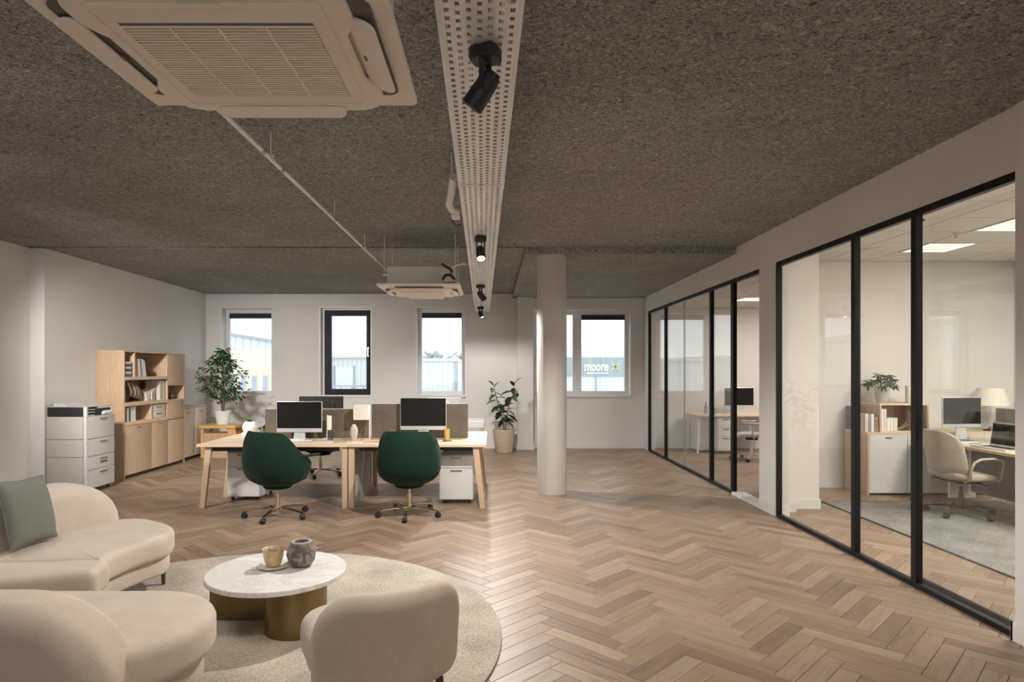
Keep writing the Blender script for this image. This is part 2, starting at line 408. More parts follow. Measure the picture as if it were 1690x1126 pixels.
# floor: dark base, herringbone planks on it
floor = ST('floor', MB().box(-6.3, 7.3, YR, YB+.2, -.12, -.006), M['subfloor'], smooth=0)
PL, PW = .55, .11
def plank_geo(dst, cx, cy, ang, tone=None, uvs=None, tones=None):
    g = .0011; b = .0016; hl, hw = PL/2-g, PW/2-g
    rings = [(hl, hw, -.006), (hl, hw, -.0018), (hl-b, hw-b, 0)]
    ca, sa = cos(ang), sin(ang); vs = []
    uo, vo = (random.random()*50, random.random()*50) if tones is not None else (0, 0)
    loc = []
    for (a, c, z) in rings:
        for (sx, sy) in ((-1, -1), (1, -1), (1, 1), (-1, 1)):
            x, y = sx*a, sy*c; loc.append((x+uo, y+vo)); vs.append((cx+x*ca-y*sa, cy+x*sa+y*ca, z))
    fs = []
    for r in range(2):
        for k in range(4): fs.append((r*4+k, r*4+(k+1) % 4, r*4+4+(k+1) % 4, r*4+4+k))
    fs.append((8, 9, 10, 11))
    o = len(dst.v); dst.add(vs, fs)
    for f in fs:
        for i in f: uvs.append(loc[i])
    if tones is not None: tones += [tone]*len(fs)
# herringbone at 45 degrees: zig-zag columns run towards the far wall
s2 = sqrt(.5); spots = []
for i in range(-75, 170):
    for j in range(-10, 12):
        hx, hy = i*PW + j*2*PL, i*PW          # every step of one width, every zig-zag of two lengths
        for (px, py, rot) in ((hx+PL/2, hy+PW/2, 0), (hx+PL+PW/2, hy+PW-PL/2, 90)):
            spots.append((px*s2 - py*s2, px*s2 + py*s2, rot))
def ok(X, Y):
    if Y < -.5 or Y > YB+.15: return False
    lim = 6.25 if X < 0 else 7.3
    if abs(X) > lim: return False
    px = 812+1050*X/max(Y, .5) if Y > .5 else 9e9*X
    if Y > 1.5 and (px < -500 or px > 2300): return False
    return True
spots = [(X, Y+0, r) for (X, Y, r) in spots if ok(X, Y)]
def shown(sp):
    X, Y, r = sp
    if Y < 3.0: return -1
    px, py = 812+1050*X/Y, 612+1680/Y
    if not (0 < px < 1690 and 0 < py < 1126): return -1
    if math.hypot(X+1.67, Y-3.82) < 1.78: return -1
    if X < -1.4 and Y < 5.2: return -1
    return 1/Y
order = sorted(range(len(spots)), key=lambda k: -shown(spots[k]))
single = [k for k in order[:300] if shown(spots[k]) > 0]; ss = set(single)
def finish_uv(me, uvs):
    l = me.uv_layers.new(name='grain')
    l.data.foreach_set('uv', [c for u in uvs for c in u])
mb = MB(); uvs = []; plank_geo(mb, 0, 0, 0, uvs=uvs)
me = bpy.data.meshes.new('plank'); me.from_pydata(mb.v, [], mb.f); finish_uv(me, uvs); me.materials.append(M['plank'])
for k in single:
    X, Y, r = spots[k]
    o = bpy.data.objects.new('plank', me); COL.objects.link(o); o.parent = floor
    o.location = (X, Y, 0); o.rotation_euler = (0, 0, radians(45+r) + (pi if random.random() < .5 else 0))
mb = MB(); uvs = []; tones = []
for k, (X, Y, r) in enumerate(spots):
    if k not in ss: plank_geo(mb, X, Y, radians(45+r), random.random(), uvs, tones)
me = bpy.data.meshes.new('plank_field'); me.from_pydata(mb.v, [], mb.f); finish_uv(me, uvs)
at = me.attributes.new('tone', 'FLOAT', 'FACE'); at.data.foreach_set('value', tones); me.materials.append(M['planks'])
o = bpy.data.objects.new('plank_field', me); COL.objects.link(o); o.parent = floor; o['kind'] = 'stuff'

# ceiling: main soffit and the slightly lower far strip
ST('ceiling', MB().box(-6.3, XR+.14, YR-.1, 8.11, H, H+.2).box(-6.3, XR+.14, 8.11, 8.19, H+.19, H+.2).box(-6.3, .42, 8.19, YB+.3, H, H+.2).box(.42, XR+.14, 8.13, YB+.3, H-.085, H+.2), M['ceil'], smooth=0)
# left wall, with its shallow pilaster step; the far length runs very slightly outwards
mb = MB().box(-6.25, -5.95, YR, 8.2, 0, H)
P = [(-5.77, 8.2), (-5.90, YB+.25), (-6.25, YB+.25), (-6.25, 8.2)]
mb.add([(x, y, 0) for x, y in P]+[(x, y, H) for x, y in P], [(0,1,2,3),(4,5,6,7),(0,1,5,4),(1,2,6,5),(2,3,7,6),(3,0,4,7)])
ST('wall_left', mb, M['wall'], smooth=0)
# back wall with four openings
OP = [(-5.56, -4.53, 1.09, 2.88), (-3.53, -2.50, 1.09, 2.89), (-1.547, -.56, 1.09, 2.89), (.85, 2.845, 1.09, 2.85)]
mb = MB(); x = -6.2; Y2 = YB+.3
for (a, b, z0, z1) in OP:
    mb.box(x, a, YB, Y2, 0, H); mb.box(a, b, YB, Y2, 0, z0); mb.box(a, b, YB, Y2, z1, H); x = b
mb.box(x, XE, YB, Y2, 0, H)
mb.box(.51, .835, YB-.22, YB, 0, H); mb.box(.49, .85, YB-.24, YB, 2.86, 2.885)
ST('wall_back', mb, M['wall'], smooth=0)
# right wall: header, pier between the glazed fronts, near pier, far return
mb = MB().box(XR, XR+.14, YR, 13.1, 2.79, H+.1)
mb.box(XR, XR+.14, 6.985, 7.43, 0, 2.79)
mb.box(XR-.02, XR+.16, 2.6, 3.77, 0, H); mb.box(XR, XR+.14, YR, 2.6, 0, 2.79)
mb.box(XR, XR+.14, 12.72, 13.1, 0, 2.79)
ST('wall_right', mb, M['wall'], smooth=0)
# walls of the two glazed offices
mb = MB().box(3.26, 3.43, 7.21, 7.43, 0, 3.12).box(3.26, 3.79, 7.37, 7.43, 0, 3.12).box(3.72, 3.79, 7.43, 8.72, 0, 3.12).box(3.79, XE, 8.72, 8.84, 0, 3.12)
ST('wall_office_divider', mb, M['wall'], smooth=0)
ST('wall_office_side', MB().box(XE, XE+.12, 2.6, YB, 0, 3.12), M['wall'], smooth=0)
ST('wall_office_front', MB().box(XR+.16, XE, 2.6, 2.7, 0, 3.12), M['wall'], smooth=0)
# rear end of the room, glazed from sill to lintel
mb = MB().box(-6.2, -5.6, YR-.2, YR, 0, H).box(2.8, XR+.1, YR-.2, YR, 0, H).box(-5.6, 2.8, YR-.2, YR, 0, .45).box(-5.6, 2.8, YR-.2, YR, 2.95, H)
ST('wall_rear', mb, M['wall'], smooth=0)
# baseboards
ST('baseboard_back', MB().box(-5.88, .49, YB-.018, YB, 0, .09).box(.86, XR, YB-.018, YB, 0, .09).box(.49, .86, YB-.24, YB-.22, 0, .09), M['trim'], smooth=0)
ST('baseboard_right', MB().box(XR-.016, XR, 7.0, 7.43, 0, .11).box(XR-.036, XR-.02, 2.6, 3.785, 0, .11).box(XR-.036, XR+.02, 3.77, 3.786, 0, .11).box(XR, XR+.14, 6.968, 6.985, 0, .11), M['trim'], smooth=0)
ST('baseboard_office', MB().box(3.25, 3.44, 7.195, 7.21, 0, .11).box(3.44, 3.80, 7.355, 7.37, 0, .11).box(3.79, 4.8, 8.705, 8.72, 0, .11).box(3.79, 3.805, 7.37, 8.705, 0, .11), M['trim'], smooth=0)
ST('baseboard_left', MB().box(-5.95, -5.934, YR, 8.2, 0, .1).box(-5.95, -5.77, 8.184, 8.2, 0, .1), M['trim'], smooth=0)
ST('trim_1', MB().box(XR-.02, XR+.14, 7.43, 8.235, 0, .035), M['trim'], smooth=0)            # white threshold of the open doorway
# column with its drop panel
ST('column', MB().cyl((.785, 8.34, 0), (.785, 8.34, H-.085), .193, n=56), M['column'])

# office ceilings: square tiles in a grid
def tiled(name, x0, y0, nx, ny, z, skip, step=.6):
    c = ST(name, MB().box(x0, x0+nx*step, y0, y0+ny*step+.17, z+.012, z+.06), M['grid'], smooth=0)
    me = MB().box(-step/2+.008, step/2-.008, -step/2+.008, step/2-.008, 0, .014).build('ceiling_tile', M['tile'], c, smooth=0)
    first = True
    for i in range(nx):
        for j in range(ny):
            if (i, j) in skip: continue
            o = me if first else me.copy()
            if not first: COL.objects.link(o)
            first = False
            o.parent = c; o.location = (x0+(i+.5)*step, y0+(j+.5)*step, z+random.uniform(-.001, .001))
    return c
NY = 2.55
near_panels = [(3, 8), (3, 6)]
tiled('ceiling_office_near', XR+.14, NY, 7, 10, 3.08, set(near_panels))
far_panels = [(2, 4)]
o = tiled('ceiling_office_far', XR+.14, 8.85, 7, 7, 2.90, set(far_panels))
MB().box(XR+.14, 3.71, 7.44, 8.84, 2.90, 2.96).build('lobby_panel', M['tile'], o, 0)
def ceiling_light(x, y, z, label):
    t = T('ceiling_light', label, 'ceiling light', (x, y, z), 0, 'square ceiling lights in the glass offices')
    MB().box(-.29, .29, -.29, -.265, -.006, .014).box(-.29, .29, .265, .29, -.006, .014).box(-.29, -.265, -.265, .265, -.006, .014).box(.265, .29, -.265, .265, -.006, .014).build('light_frame', M['tile'], t, 0)
    MB().frame(-.265, .265, -.265, .265, .028, .028, .028, .028, 0, .012).map(lambda x, z, y: (x, y, z)).build('border', M['panel_edge'], t, 0)
    MB().box(-.237, .237, -.237, .237, .004, .014).build('diffuser', M['panel_glow'], t, 0)
    return t
names = {(3, 8): 'square ceiling light above the desk screen in the nearer glass office', (3, 6): 'square ceiling light by the right end of the nearer glass office'}
for (i, j) in near_panels:
    ceiling_light(XR+.14+(i+.5)*.6, NY+(j+.5)*.6, 3.08, names.get((i, j), 'square ceiling light out of sight in the nearer glass office'))
names = {(2, 4): 'square ceiling light glowing in the farther glass office above its doorway'}
for (i, j) in far_panels:
    ceiling_light(XR+.14+(i+.5)*.6, 8.85+(j+.5)*.6, 2.90, names.get((i, j), 'square ceiling light out of sight in the farther glass office'))
t = T('sprinkler', 'small white sprinkler head on the tiled office ceiling', 'sprinkler', (4.98, 6.82, 3.08))
MB().cyl((0, 0, -.012), (0, 0, 0), .035).build('rosette', M['white'], t); MB().cyl((0, 0, -.06), (0, 0, -.012), .014).cyl((0, 0, -.066), (0, 0, -.06), .028).build('nozzle', M['white'], t)
t = T('air_diffuser', 'round white air diffuser on the tiled office ceiling beyond the lights', 'vent', (4.66, 7.75, 3.08))
MB().lathe([(.15, 0), (.15, -.012), (.12, -.02), (.10, -.008), (.07, -.022), (.05, -.01), (.02, -.02)]).build('rings', M['tile'], t)

# windows
def window(n, a, b, z0, z1, kind):
    w = bpy.data.objects.new('window_%d' % n, None); COL.objects.link(w); w['kind'] = 'structure'
    w.location = ((a+b)/2, YB+.2, z0)
    def part(name, mb, m, s=0, par=None):
        mb.map(lambda x, y, z: (x-(a+b)/2, y-YB-.2, z-z0)); return mb.build(name, m, par or w, s)
    ya, yb = YB+.19, YB+.25
    part('casing', MB().box(a-.03, a, YB-.012, YB, z0-.03, z1+.03).box(b, b+.03, YB-.012, YB, z0-.03, z1+.03).box(a, b, YB-.012, YB, z1, z1+.03), M['frame_white'])
    part('sill', MB().box(a-.03, b+.03, YB-.03, ya, z0-.035, z0+.004), M['frame_white'])
    if kind == 'black':
        part('liner', MB().frame(a, b, z0, z1, .045, .004, .006, .03, ya-.06, yb), M['frame_white'])
        part('frame', MB().frame(a+.045, b-.004, z0+.006, z1-.03, .06, .06, .06, .06, ya-.01, yb), M['black'])
        part('sash', MB().frame(a+.095, b-.05, z0+.055, z1-.08, .09, .065, .075, .07, ya-.04, ya+.02), M['black'])
        part('pane', MB().box(a+.18, b-.11, ya-.02, ya-.005, z0+.125, z1-.145), M['win_glass'])
        part('handle', MB().box(b-.095, b-.065, ya-.055, ya-.04, z0+.80, z0+1.0).box(b-.09, b-.07, ya-.08, ya-.055, z0+.83, z0+.96), M['steel'])
        return w
    fw = .085
    if kind == 'double':
        mx = a+.925; mb = MB().frame(a, mx, z0, z1, fw, .09, fw, fw, ya, yb).frame(mx+.002, b, z0, z1, .09, fw*.9, fw, fw, ya, yb); cuts = [(a+fw, mx-.09), (mx+.092, b-fw*.9)]
    else:
        mb = MB().frame(a, b, z0, z1, fw, fw*.9, fw, fw, ya, yb); cuts = [(a+fw, b-fw*.9)]
    part('frame', mb, M['frame_white'])
    for k, (p, q) in enumerate(cuts):
        part('pane', MB().box(p+.001, q-.001, ya+.02, ya+.04, z0+fw+.001, z1-fw-.001), M['win_glass'])
        if kind == 'white' or k == 1:
            part('blind', MB().box(p+.001, q-.001, ya-.03, ya+.018, z1-fw-.105, z1-fw-.001), M['blind'])
    return w
for n, (a, b, z0, z1) in enumerate(OP): window(n+1, a, b, z0, z1, ('white', 'black', 'white', 'double')[n])

# glazed office fronts
def partition(label, posts, thin, y0, y1, doorway=None):
    """posts: list of (y, width); panes fill between; a rail above and below."""
    t = T('glass_partition', label, 'partition', (XR+.03, (y0+y1)/2, 0)); cy = (y0+y1)/2
    def part(name, mb, m): return mb.map(lambda x, y, z: (x-XR-.03, y-cy, z)).build(name, m, t, 0)
    part('top_rail', MB().box(XR-.003, XR+.050, y0, y1, 2.740, 2.789), M['black'])
    yb0 = doorway[1] if doorway else y0
    part('bottom_rail', MB().box(XR-.003, XR+.050, yb0, y1, .0005, .036), M['black'])
    for (y, w) in posts: part('mullion', MB().box(XR-.004, XR+.048, y-w/2, y+w/2, .036, 2.740), M['black'])
    ys = sorted([y for y, w in posts]+thin)
    for a, b in zip(ys, ys[1:]):
        if doorway and b <= doorway[1]+.01: continue
        part('glass_pane', MB().box(XR+.02, XR+.032, a+.004, b-.004, .037, 2.739), M['glass'])
    for y in (thin if doorway else []): part('glass_joint', MB().box(XR+.016, XR+.036, y-.006, y+.006, .037, 2.739), M['steel'])
    return t
partition('nearer full height glass office front with three black framed panes', [(6.965, .04), (5.497, .055), (4.707, .055)], [3.772], 3.772, 6.984)
partition('farther full height glass office front with black frame and open doorway', [(12.68, .05), (11.49, .055), (9.1, .06), (8.27, .085)], [10.4], 7.432, 12.71, (7.43, 8.27))
# frameless glass leaf edge seen just behind the third pane of the nearer front
t = T('glass_door', 'frameless glass door leaf standing just inside the nearer office front', 'door', (XR+.09, 4.674, 0))
MB().box(0, .012, -.80, .10, .05, 2.72).build('glass_pane', M['glass'], t, 0)
MB().box(-.004, .016, .10, .108, .05, 2.72).build('edge_profile', M['steel'], t, 0)
MB().box(-.006, .018, -.80, .108, .0005, .05).build('bottom_shoe', M['black'], t, 0)
MB().cyl((.006, .09, 2.72), (.006, .09, 2.735), .02).build('pivot', M['black'], t)

# ------------------------------------------------------------------ lounge corner
t = tag(MB().slab([(1.73*cos(2*pi*k/120), 1.73*sin(2*pi*k/120)) for k in range(120)], 0, .016, .006, 3).build('round_rug', M['rug'], None, 50, (-1.67, 3.82, .0005)), 'round oatmeal wool rug under the marble coffee table', 'rug')
RT = .017
# curved sofa: pieces made straight along u, then bent round the table
def bend(Ri, Rm, a0):
    def f(u, v, z):
        a = a0 + u/Rm; R = Ri + v
        return (R*cos(a), R*sin(a), z)
    return f
def curved_sofa():
    Cx, Cy, Ri, Rm = -1.30, 4.0, 1.09, 1.5
    t = T('curved_sofa', 'curved oatmeal sofa with the sage pillow on it, beside the white printer', 'sofa', (Cx, Cy, 0))
    bd = bend(Ri, Rm, 0); U = lambda deg: radians(deg)*Rm
    o = dense(rrect(U(145.5), U(200), .05, 1.0, (.02, .02, .25, .30), 8), .07)
    MB().slab(o, .145, .275, .03, 3, 0, 8).map(bd).build('base', M['sofa'], t, 60)
    o = dense(rrect(U(144), U(185.5), 0, .86, (.035, .02, .3, .36), 9), .07)
    MB().slab(o, .27, .445, .055, 5, .014, 9).map(bd).build('seat_cushion', M['sofa'], t, 60)
    o = dense(rrect(U(185.8), U(200.5), -.06, .86, (.06, .06, .02, .07), 5), .07)
    MB().slab(o, .27, .455, .055, 5, .014, 9).map(bd).build('seat_cushion', M['sofa'], t, 60)
    # back: rounded outline in (u, z), thickness along v
    o = dense(rrect(U(149), U(200), .18, .775, (.06, .10, .33, .06), 10), .07)
    mb = MB().slab([(u, z) for u, z in o], .70, 1.02, .11, 5, .02, 9)
    mb.v = [(u, v + .10*(z-.4), z) for (u, z, v) in mb.v]
    mb.map(bd).build('backrest', M['sofa'], t, 60)
    for (deg, R, zf) in ((147.8, 1.34, RT), (149, 1.95, .0005), (188, 1.25, RT), (199, 2.0, RT)):
        a = radians(deg)
        MB().cyl((R*cos(a)*1.0, R*sin(a), zf), (R*cos(a)*1.004, R*sin(a)*1.004, .16), .012, .019, 12).build('leg', M['bronze'], t)
    return t
curved_sofa()
def front_sofa():
    t = T('rounded_sofa', 'oatmeal sofa with a rounded end and its back to the camera', 'sofa', (-2.25, 2.9, 0))
    fx = lambda x, y, z: (x, y + .035*((x-.2)/1.0)**2, z)
    o = dense(rrect(-.58, .885, -.40, .42, (.40, .40, .05, .05), 10), .08)
    MB().slab(o, .13, .265, .03, 3, 0, 8).map(fx).build('base', M['sofa'], t, 60)
    o = dense(rrect(-.62, .935, -.42, .455, (.42, .42, .20, .07), 10), .08)
    MB().slab(o, .26, .455, .06, 5, .016, 9).map(fx).build('seat_cushion', M['sofa'], t, 60)
    o = dense(rrect(-.62, .78, .14, .71, (.16, .40, .08, .05), 10), .08)
    mb = MB().slab(o, -.50, -.20, .10, 5, .02, 9)
    mb.v = [(x, v - .10*(z-.4), z) for (x, z, v) in mb.v]
    mb.map(fx).build('backrest', M['sofa'], t, 60)
    for (x, y) in ((.6, -.2), (.6, .25), (-.45, -.2), (-.45, .25)):
        MB().cyl((x, y, RT), (x, y, .145), .012, .019, 12).build('leg', M['bronze'], t)
front_sofa()
# pillow
def pillow():
    t = T('pillow', 'square sage green pillow leaning on the curved sofa back', 'pillow', (-2.955, 4.13, .46), radians(92))
    n = 14; vs = []; fs = []
    for sgn in (1, -1):
        for i in range(n+1):
            for j in range(n+1):
                u, v = 2*i/n-1, 2*j/n-1
                k = (1-abs(u)**2.4)*(1-abs(v)**2.4)
                pin = 1-.07*(1-abs(u*v))*(abs(u)**6+abs(v)**6)
                vs.append((u*.215*pin, sgn*(.004+.070*k**.6), .25+v*.215*pin))
    m = n+1
    for s in range(2):
        for i in range(n):
            for j in range(n):
                a = s*m*m+i*m+j; fs.append((a, a+1, a+m+1, a+m))
    b = [i*m for i in range(m)]+[n*m+j for j in range(1, m)]+[i*m+n for i in range(n-1, -1, -1)]+[j for j in range(n-1, 0, -1)]
    for k in range(len(b)): fs.append((b[k], b[(k+1) % len(b)], m*m+b[(k+1) % len(b)], m*m+b[k]))
    mb = MB().add(vs, fs)
    R = Matrix.Rotation(radians(-15), 4, 'X') @ Matrix.Rotation(radians(3), 4, 'Y')
    mb.map(lambda x, y, z: R @ Vector((x, y, z)))
    zm = min(v[2] for v in mb.v); mb.map(lambda x, y, z: (x, y, z-zm+.008))
    mb.build('cover', M['pillow'], t, 70)
    e = [Vector(mb.v[k]) for k in b]
    MB().tube(e+[e[0]], .005, 6).build('piping', M['pillow'], t)
pillow()
# coffee table
t = T('coffee_table', 'low round marble coffee table on a brushed brass base', 'coffee table', (-1.365, 4.05, RT))
MB().slab([(.43*cos(2*pi*k/80), .43*sin(2*pi*k/80)) for k in range(80)], .285, .318, .006, 3).build('tabletop', M['marble'], t, 40)
MB().slab([(.165+.185*cos(2*pi*k/56), -.155+.175*sin(2*pi*k/56)) for k in range(56)], 0, .285, .004, 2).build('column_leg', M['brass'], t, 40)
MB().rbox(-.425, .02, -.02, .05, 0, .285, .003, 2).build('slab_leg', M['brass'], t, 40)
ZT = RT + .318
t = T('cup', 'honey glazed cup on the white saucer on the marble table', 'cup', (-1.405, 4.09, ZT+.014))
MB().lathe([(.035, .002), (.044, .0), (.052, .022), (.062, .06), (.066, .105), (.0685, .108), (.064, .104), (.058, .06), (.045, .02), (0, .014)], n=36).build('bowl', M['gold_cup'], t, 50)
MB().tube([(-.045, .042, .092), (-.062, .06, .095), (-.070, .068, .078), (-.060, .058, .055), (-.042, .038, .045)], .006, 8).build('handle', M['gold_cup'], t, 60)
MB().lathe([(.060, .078), (0, .0785)]).build('coffee', M['stem'], t)
t = tag(MB().lathe([(0, 0), (.05, 0), (.055, .004), (.10, .013), (.102, .016), (.098, .0165), (.054, .008), (0, .0075)], n=44).build('saucer', M['ceramic'], None, 50, (-1.405, 4.09, ZT+.0005)), 'cream saucer under the honey glazed cup', 'saucer')
t = T('stone_vase', 'squat rough stone vase with a round mouth beside the cup', 'vase', (-1.235, 4.125, ZT+.0005))
mb = MB().lathe([(0, 0), (.048, 0), (.062, .008), (.083, .04), (.092, .078), (.088, .112), (.070, .142), (.056, .156), (.050, .160), (.042, .157), (.040, .14), (.055, .1), (.05, .05), (0, .03)], n=40)
rn = random.Random(3)
mb.map(lambda x, y, z: (x*(1+.03*sin(7*atan2(y, x)+z*40)), y*(1+.03*sin(5*atan2(y, x)-z*55)), z))
mb.build('body', M['stone'], t, 60)
MB().tube([(.056*cos(a*pi/12), .056*sin(a*pi/12), .157) for a in range(25)], .006, 6).build('rim', M['pot_grey'], t, 60)
# armchair seen from behind
def armchair():
    t = T('armchair', 'oatmeal low armchair with a wraparound back facing the coffee table', 'armchair', (-.535, 2.97, 0), radians(27))
    o = dense(rrect(-.315, .315, -.24, .36, (.28, .18, .18, .28), 9), .07)
    MB().slab(o, .245, .435, .06, 5, .016, 8).build('seat_cushion', M['sofa'], t, 60)
    MB().slab(dense(rrect(-.29, .29, -.21, .33, (.26, .16, .16, .26), 8), .08), .205, .25, .015, 2).build('base', M['sofa'], t, 60)
    # back bent round a vertical axis
    o = dense(rrect(-.385, .385, .205, .66, (.10, .17, .20, .10), 9), .06)
    mb = MB().slab(o, 0, .135, .062, 5, .012, 9)
    def f(u, z, v):
        R = .46 - v*.9; a = u/.44*1.0
        k = .10*(z-.45)
        flat = .82
        return (R*sin(a)*1.02*(1+.03*(z-.4)), -(R*cos(a)) + .13 - k, z)
    mb.map(f).build('backrest', M['sofa'], t, 60)
    for (x, y) in ((-.22, -.22), (.22, -.22), (-.21, .26), (.21, .26)):
        MB().cyl((x*1.12, y*1.12, RT+.0018), (x, y, .215), .012, .019, 12).build('leg', M['bronze'], t)
armchair()

# ------------------------------------------------------------------ bench of four desks
DZ = .747
def desk(label, x0, x1, y0, y1, front_y, out):
    """out = -1 / +1: which end carries the splayed legs."""
    cx, cy = (x0+x1)/2, (y0+y1)/2
    t = T('desk', label, 'desk', (cx, cy, 0), 0, 'light oak desks of the four seat bench')
    def part(n, mb, m, s=35): return mb.map(lambda x, y, z: (x-cx, y-cy, z)).build(n, m, t, s)
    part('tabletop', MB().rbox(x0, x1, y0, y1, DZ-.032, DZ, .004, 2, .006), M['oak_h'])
    def leg(xt, xb, y, w, d):
        vs = []
        for (x, z) in ((xb, .0005), (xt, DZ-.032)):
            ww = w*.85 if z < .1 else w
            vs += [(x-ww/2, y-d/2, z), (x+ww/2, y-d/2, z), (x+ww/2, y+d/2, z), (x-ww/2, y+d/2, z)]
        return MB().add(vs, [(0,3,2,1),(4,5,6,7),(0,1,5,4),(1,2,6,5),(2,3,7,6),(3,0,4,7)])
    for y in (y0+.06, y1-.06):
        if out < 0:
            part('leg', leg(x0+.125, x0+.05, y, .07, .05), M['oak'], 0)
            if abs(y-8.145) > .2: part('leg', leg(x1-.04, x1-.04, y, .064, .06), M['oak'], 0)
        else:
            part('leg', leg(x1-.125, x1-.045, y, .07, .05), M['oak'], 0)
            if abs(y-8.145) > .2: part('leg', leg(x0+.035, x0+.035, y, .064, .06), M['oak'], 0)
    part('apron', MB().box(x0+.12, x1-.12, y0+.10, y0+.125, DZ-.09, DZ-.032), M['black_soft'], 0)
    return t
desk('front left oak desk of the bench, with the yellow wood table behind its end', -3.42, -1.671, 7.35, 8.13, 0, -1)
desk('front right oak desk of the bench, beside the column', -1.668, -.065, 7.35, 8.13, 0, 1)
desk('rear left oak desk of the bench, with small planters on its end', -3.42, -1.671, 8.16, 8.94, 0, -1)
desk('rear right oak desk of the bench, behind the taller felt screen', -1.668, -.065, 8.16, 8.94, 0, 1)
t = tag(MB().rbox(-1.715, -1.63, 7.75, 8.55, .0005, .70, .004, 2).build('cable_cupboard', M['modesty'], None, 35), 'grey cable cupboard standing under the middle of the desk bench', 'cupboard')
# felt screens
for (x0, x1, zt, lab) in ((-2.885, -1.56, 1.112, 'lower taupe felt screen behind the left front computer'), (-1.530, -.305, 1.176, 'taller taupe felt screen behind the right front computer')):
    c = (x0+x1)/2; w = (x1-x0)/2
    t = T('felt_screen', lab, 'desk screen', (c, 8.10, DZ+.0005), 0, 'felt screens on the desk bench')
    MB().rbox(-w, w, -.017, .017, 0, zt-DZ, .006, 2).build('felt_panel', M['felt'], t)
    MB().box(-w+.01, w-.01, -.006, .006, zt-DZ-.001, zt-DZ+.006).build('top_trim', M['ceramic'], t, 0)
# computers
def computer(label, loc, rz, w, h, zc, body='alu', group='desktop computers on the bench', chin=.05, back=False):
    """screen front looks along local -y; zc = height of the screen's lower edge over the desk"""
    t = T('desktop_computer', label, 'computer', loc, rz, group)
    MB().rbox(-w/2-.007, w/2+.007, -.008, .014, zc-chin, zc+h+.007, .006, 2).build('housing', M[body], t)
    MB().box(-w/2, w/2, -.0095, -.0075, zc, zc+h).build('screen', M['screen'], t, 0)
    hump = MB().slab(rrect(-w*.3, w*.3, zc-.01, zc+h-.03, .06, 5), .014, .045, .015, 3)
    hump.v = [(x, v, z) for (x, z, v) in hump.v]; hump.build('rear_shell', M[body], t)
    st = MB(); zz = zc-chin+.05
    st.add([(-.075, .0, .012), (.075, .0, .012), (.075, .01, .012), (-.075, .01, .012), (-.06, .012, zz), (.06, .012, zz), (.06, .022, zz), (-.06, .022, zz)],
           [(0,3,2,1),(4,5,6,7),(0,1,5,4),(1,2,6,5),(2,3,7,6),(3,0,4,7)])
    st.build('stand', M[body], t, 0)
    MB().rbox(-.095, .095, -.10, .08, 0, .012, .004, 2, .02).build('foot', M[body], t)
    return t
computer('silver desktop computer with a black screen above the left green chair', (-2.385, 7.88, DZ+.0005), 0, .55, .325, .14)
computer('silver desktop computer with a black screen above the right green chair', (-.855, 7.92, DZ+.0005), 0, .56, .345, .165)
computer('black desktop monitor rising behind the left front screen', (-2.27, 8.46, DZ+.0005), pi, .575, .345, .16, 'black_soft')
computer('silver monitor back rising behind the right front screen', (-.78, 8.46, DZ+.0005), pi, .72, .33, .16, 'alu')
def keyboard(label, loc, rz, group='keyboards on the desk bench'):
    t = T('keyboard', label, 'keyboard', loc, rz, group)
    MB().rbox(-.21, .21, -.06, .06, 0, .012, .004, 2, .012).build('tray', M['alu'], t)
    mb = MB()
    for i in range(14):
        for j in range(5): mb.box(-.2+i*.0286+.003, -.2+i*.0286+.0265, -.052+j*.021+.002, -.052+j*.021+.0185, .0125, .0155)
    o = mb.build('keys', M['paper'], t, 0); o['kind'] = 'stuff'
keyboard('white keyboard in front of the left front computer', (-2.36, 7.66, DZ+.0005), .03)
keyboard('white keyboard in front of the right front computer', (-.87, 7.62, DZ+.0005), 0)
# desk objects
t = T('desk_lamp', 'cream desk lamp with a square shade beside the beige vase', 'lamp', (-1.535, 7.90, DZ+.0005))
MB().rbox(-.21, .035, -.06, .06, 0, .012, .004, 2, .01).build('base', M['oak_h'], t)
MB().cyl((0.012, 0, .012), (.012, 0, .42), .006, n=10).build('stem', M['pot_white'], t)
MB().slab(rrect(-.175, .01, -.07, .07, .008, 2), .245, .425, .005, 2).build('shade', M['shade'], t)
t = T('task_light', 'slim white task light with a flat upright head beside the left screen', 'lamp', (-2.055, 7.92, DZ+.0005))
MB().cyl((0, 0, 0), (0, 0, .01), .055, n=24).build('base', M['pot_white'], t)
MB().cyl((0, 0, .01), (.006, 0, .30), .006, n=10).build('stem', M['pot_white'], t)
MB().rbox(.004, .052, -.05, .05, .115, .29, .008, 3, .02).build('head', M['shade'], t)
t = T('vase', 'pale beige ribbed vase on the middle of the desk bench', 'vase', (-1.67, 7.70, DZ+.0005))
MB().lathe([(0, 0), (.03, 0), (.034, .01), (.044, .09), (.046, .13), (.040, .165), (.022, .185), (.02, .20), (.016, .2), (.016, .17), (0, .1)], n=24).build('body', M['pot_beige'], t, 50)
MB().lathe([(.021, .185), (.023, .192), (.021, .2)]).build('collar', M['pot_white'], t)
t = T('tumbler', 'clear glass tumbler beside the slim white task light', 'glass', (-1.985, 7.82, DZ+.0005))
MB().lathe([(0, 0), (.036, 0), (.042, .10), (.040, .10), (.034, .006), (0, .006)]).build('wall', M['cup_glass'], t); MB().lathe([(.033, .008), (.035, .05), (0, .05)]).build('water', M['cup_glass'], t)
t = T('tumbler', 'clear stemmed glass beside the beige vase', 'glass', (-1.585, 7.74, DZ+.0125))
MB().lathe([(0, 0), (.03, 0), (.005, .006), (.005, .05), (.03, .08), (.034, .13), (.032, .13), (.027, .08), (0, .056)]).build('wall', M['cup_glass'], t); MB().lathe([(.024, .075), (.028, .095), (0, .095)]).build('water', M['cup_glass'], t)
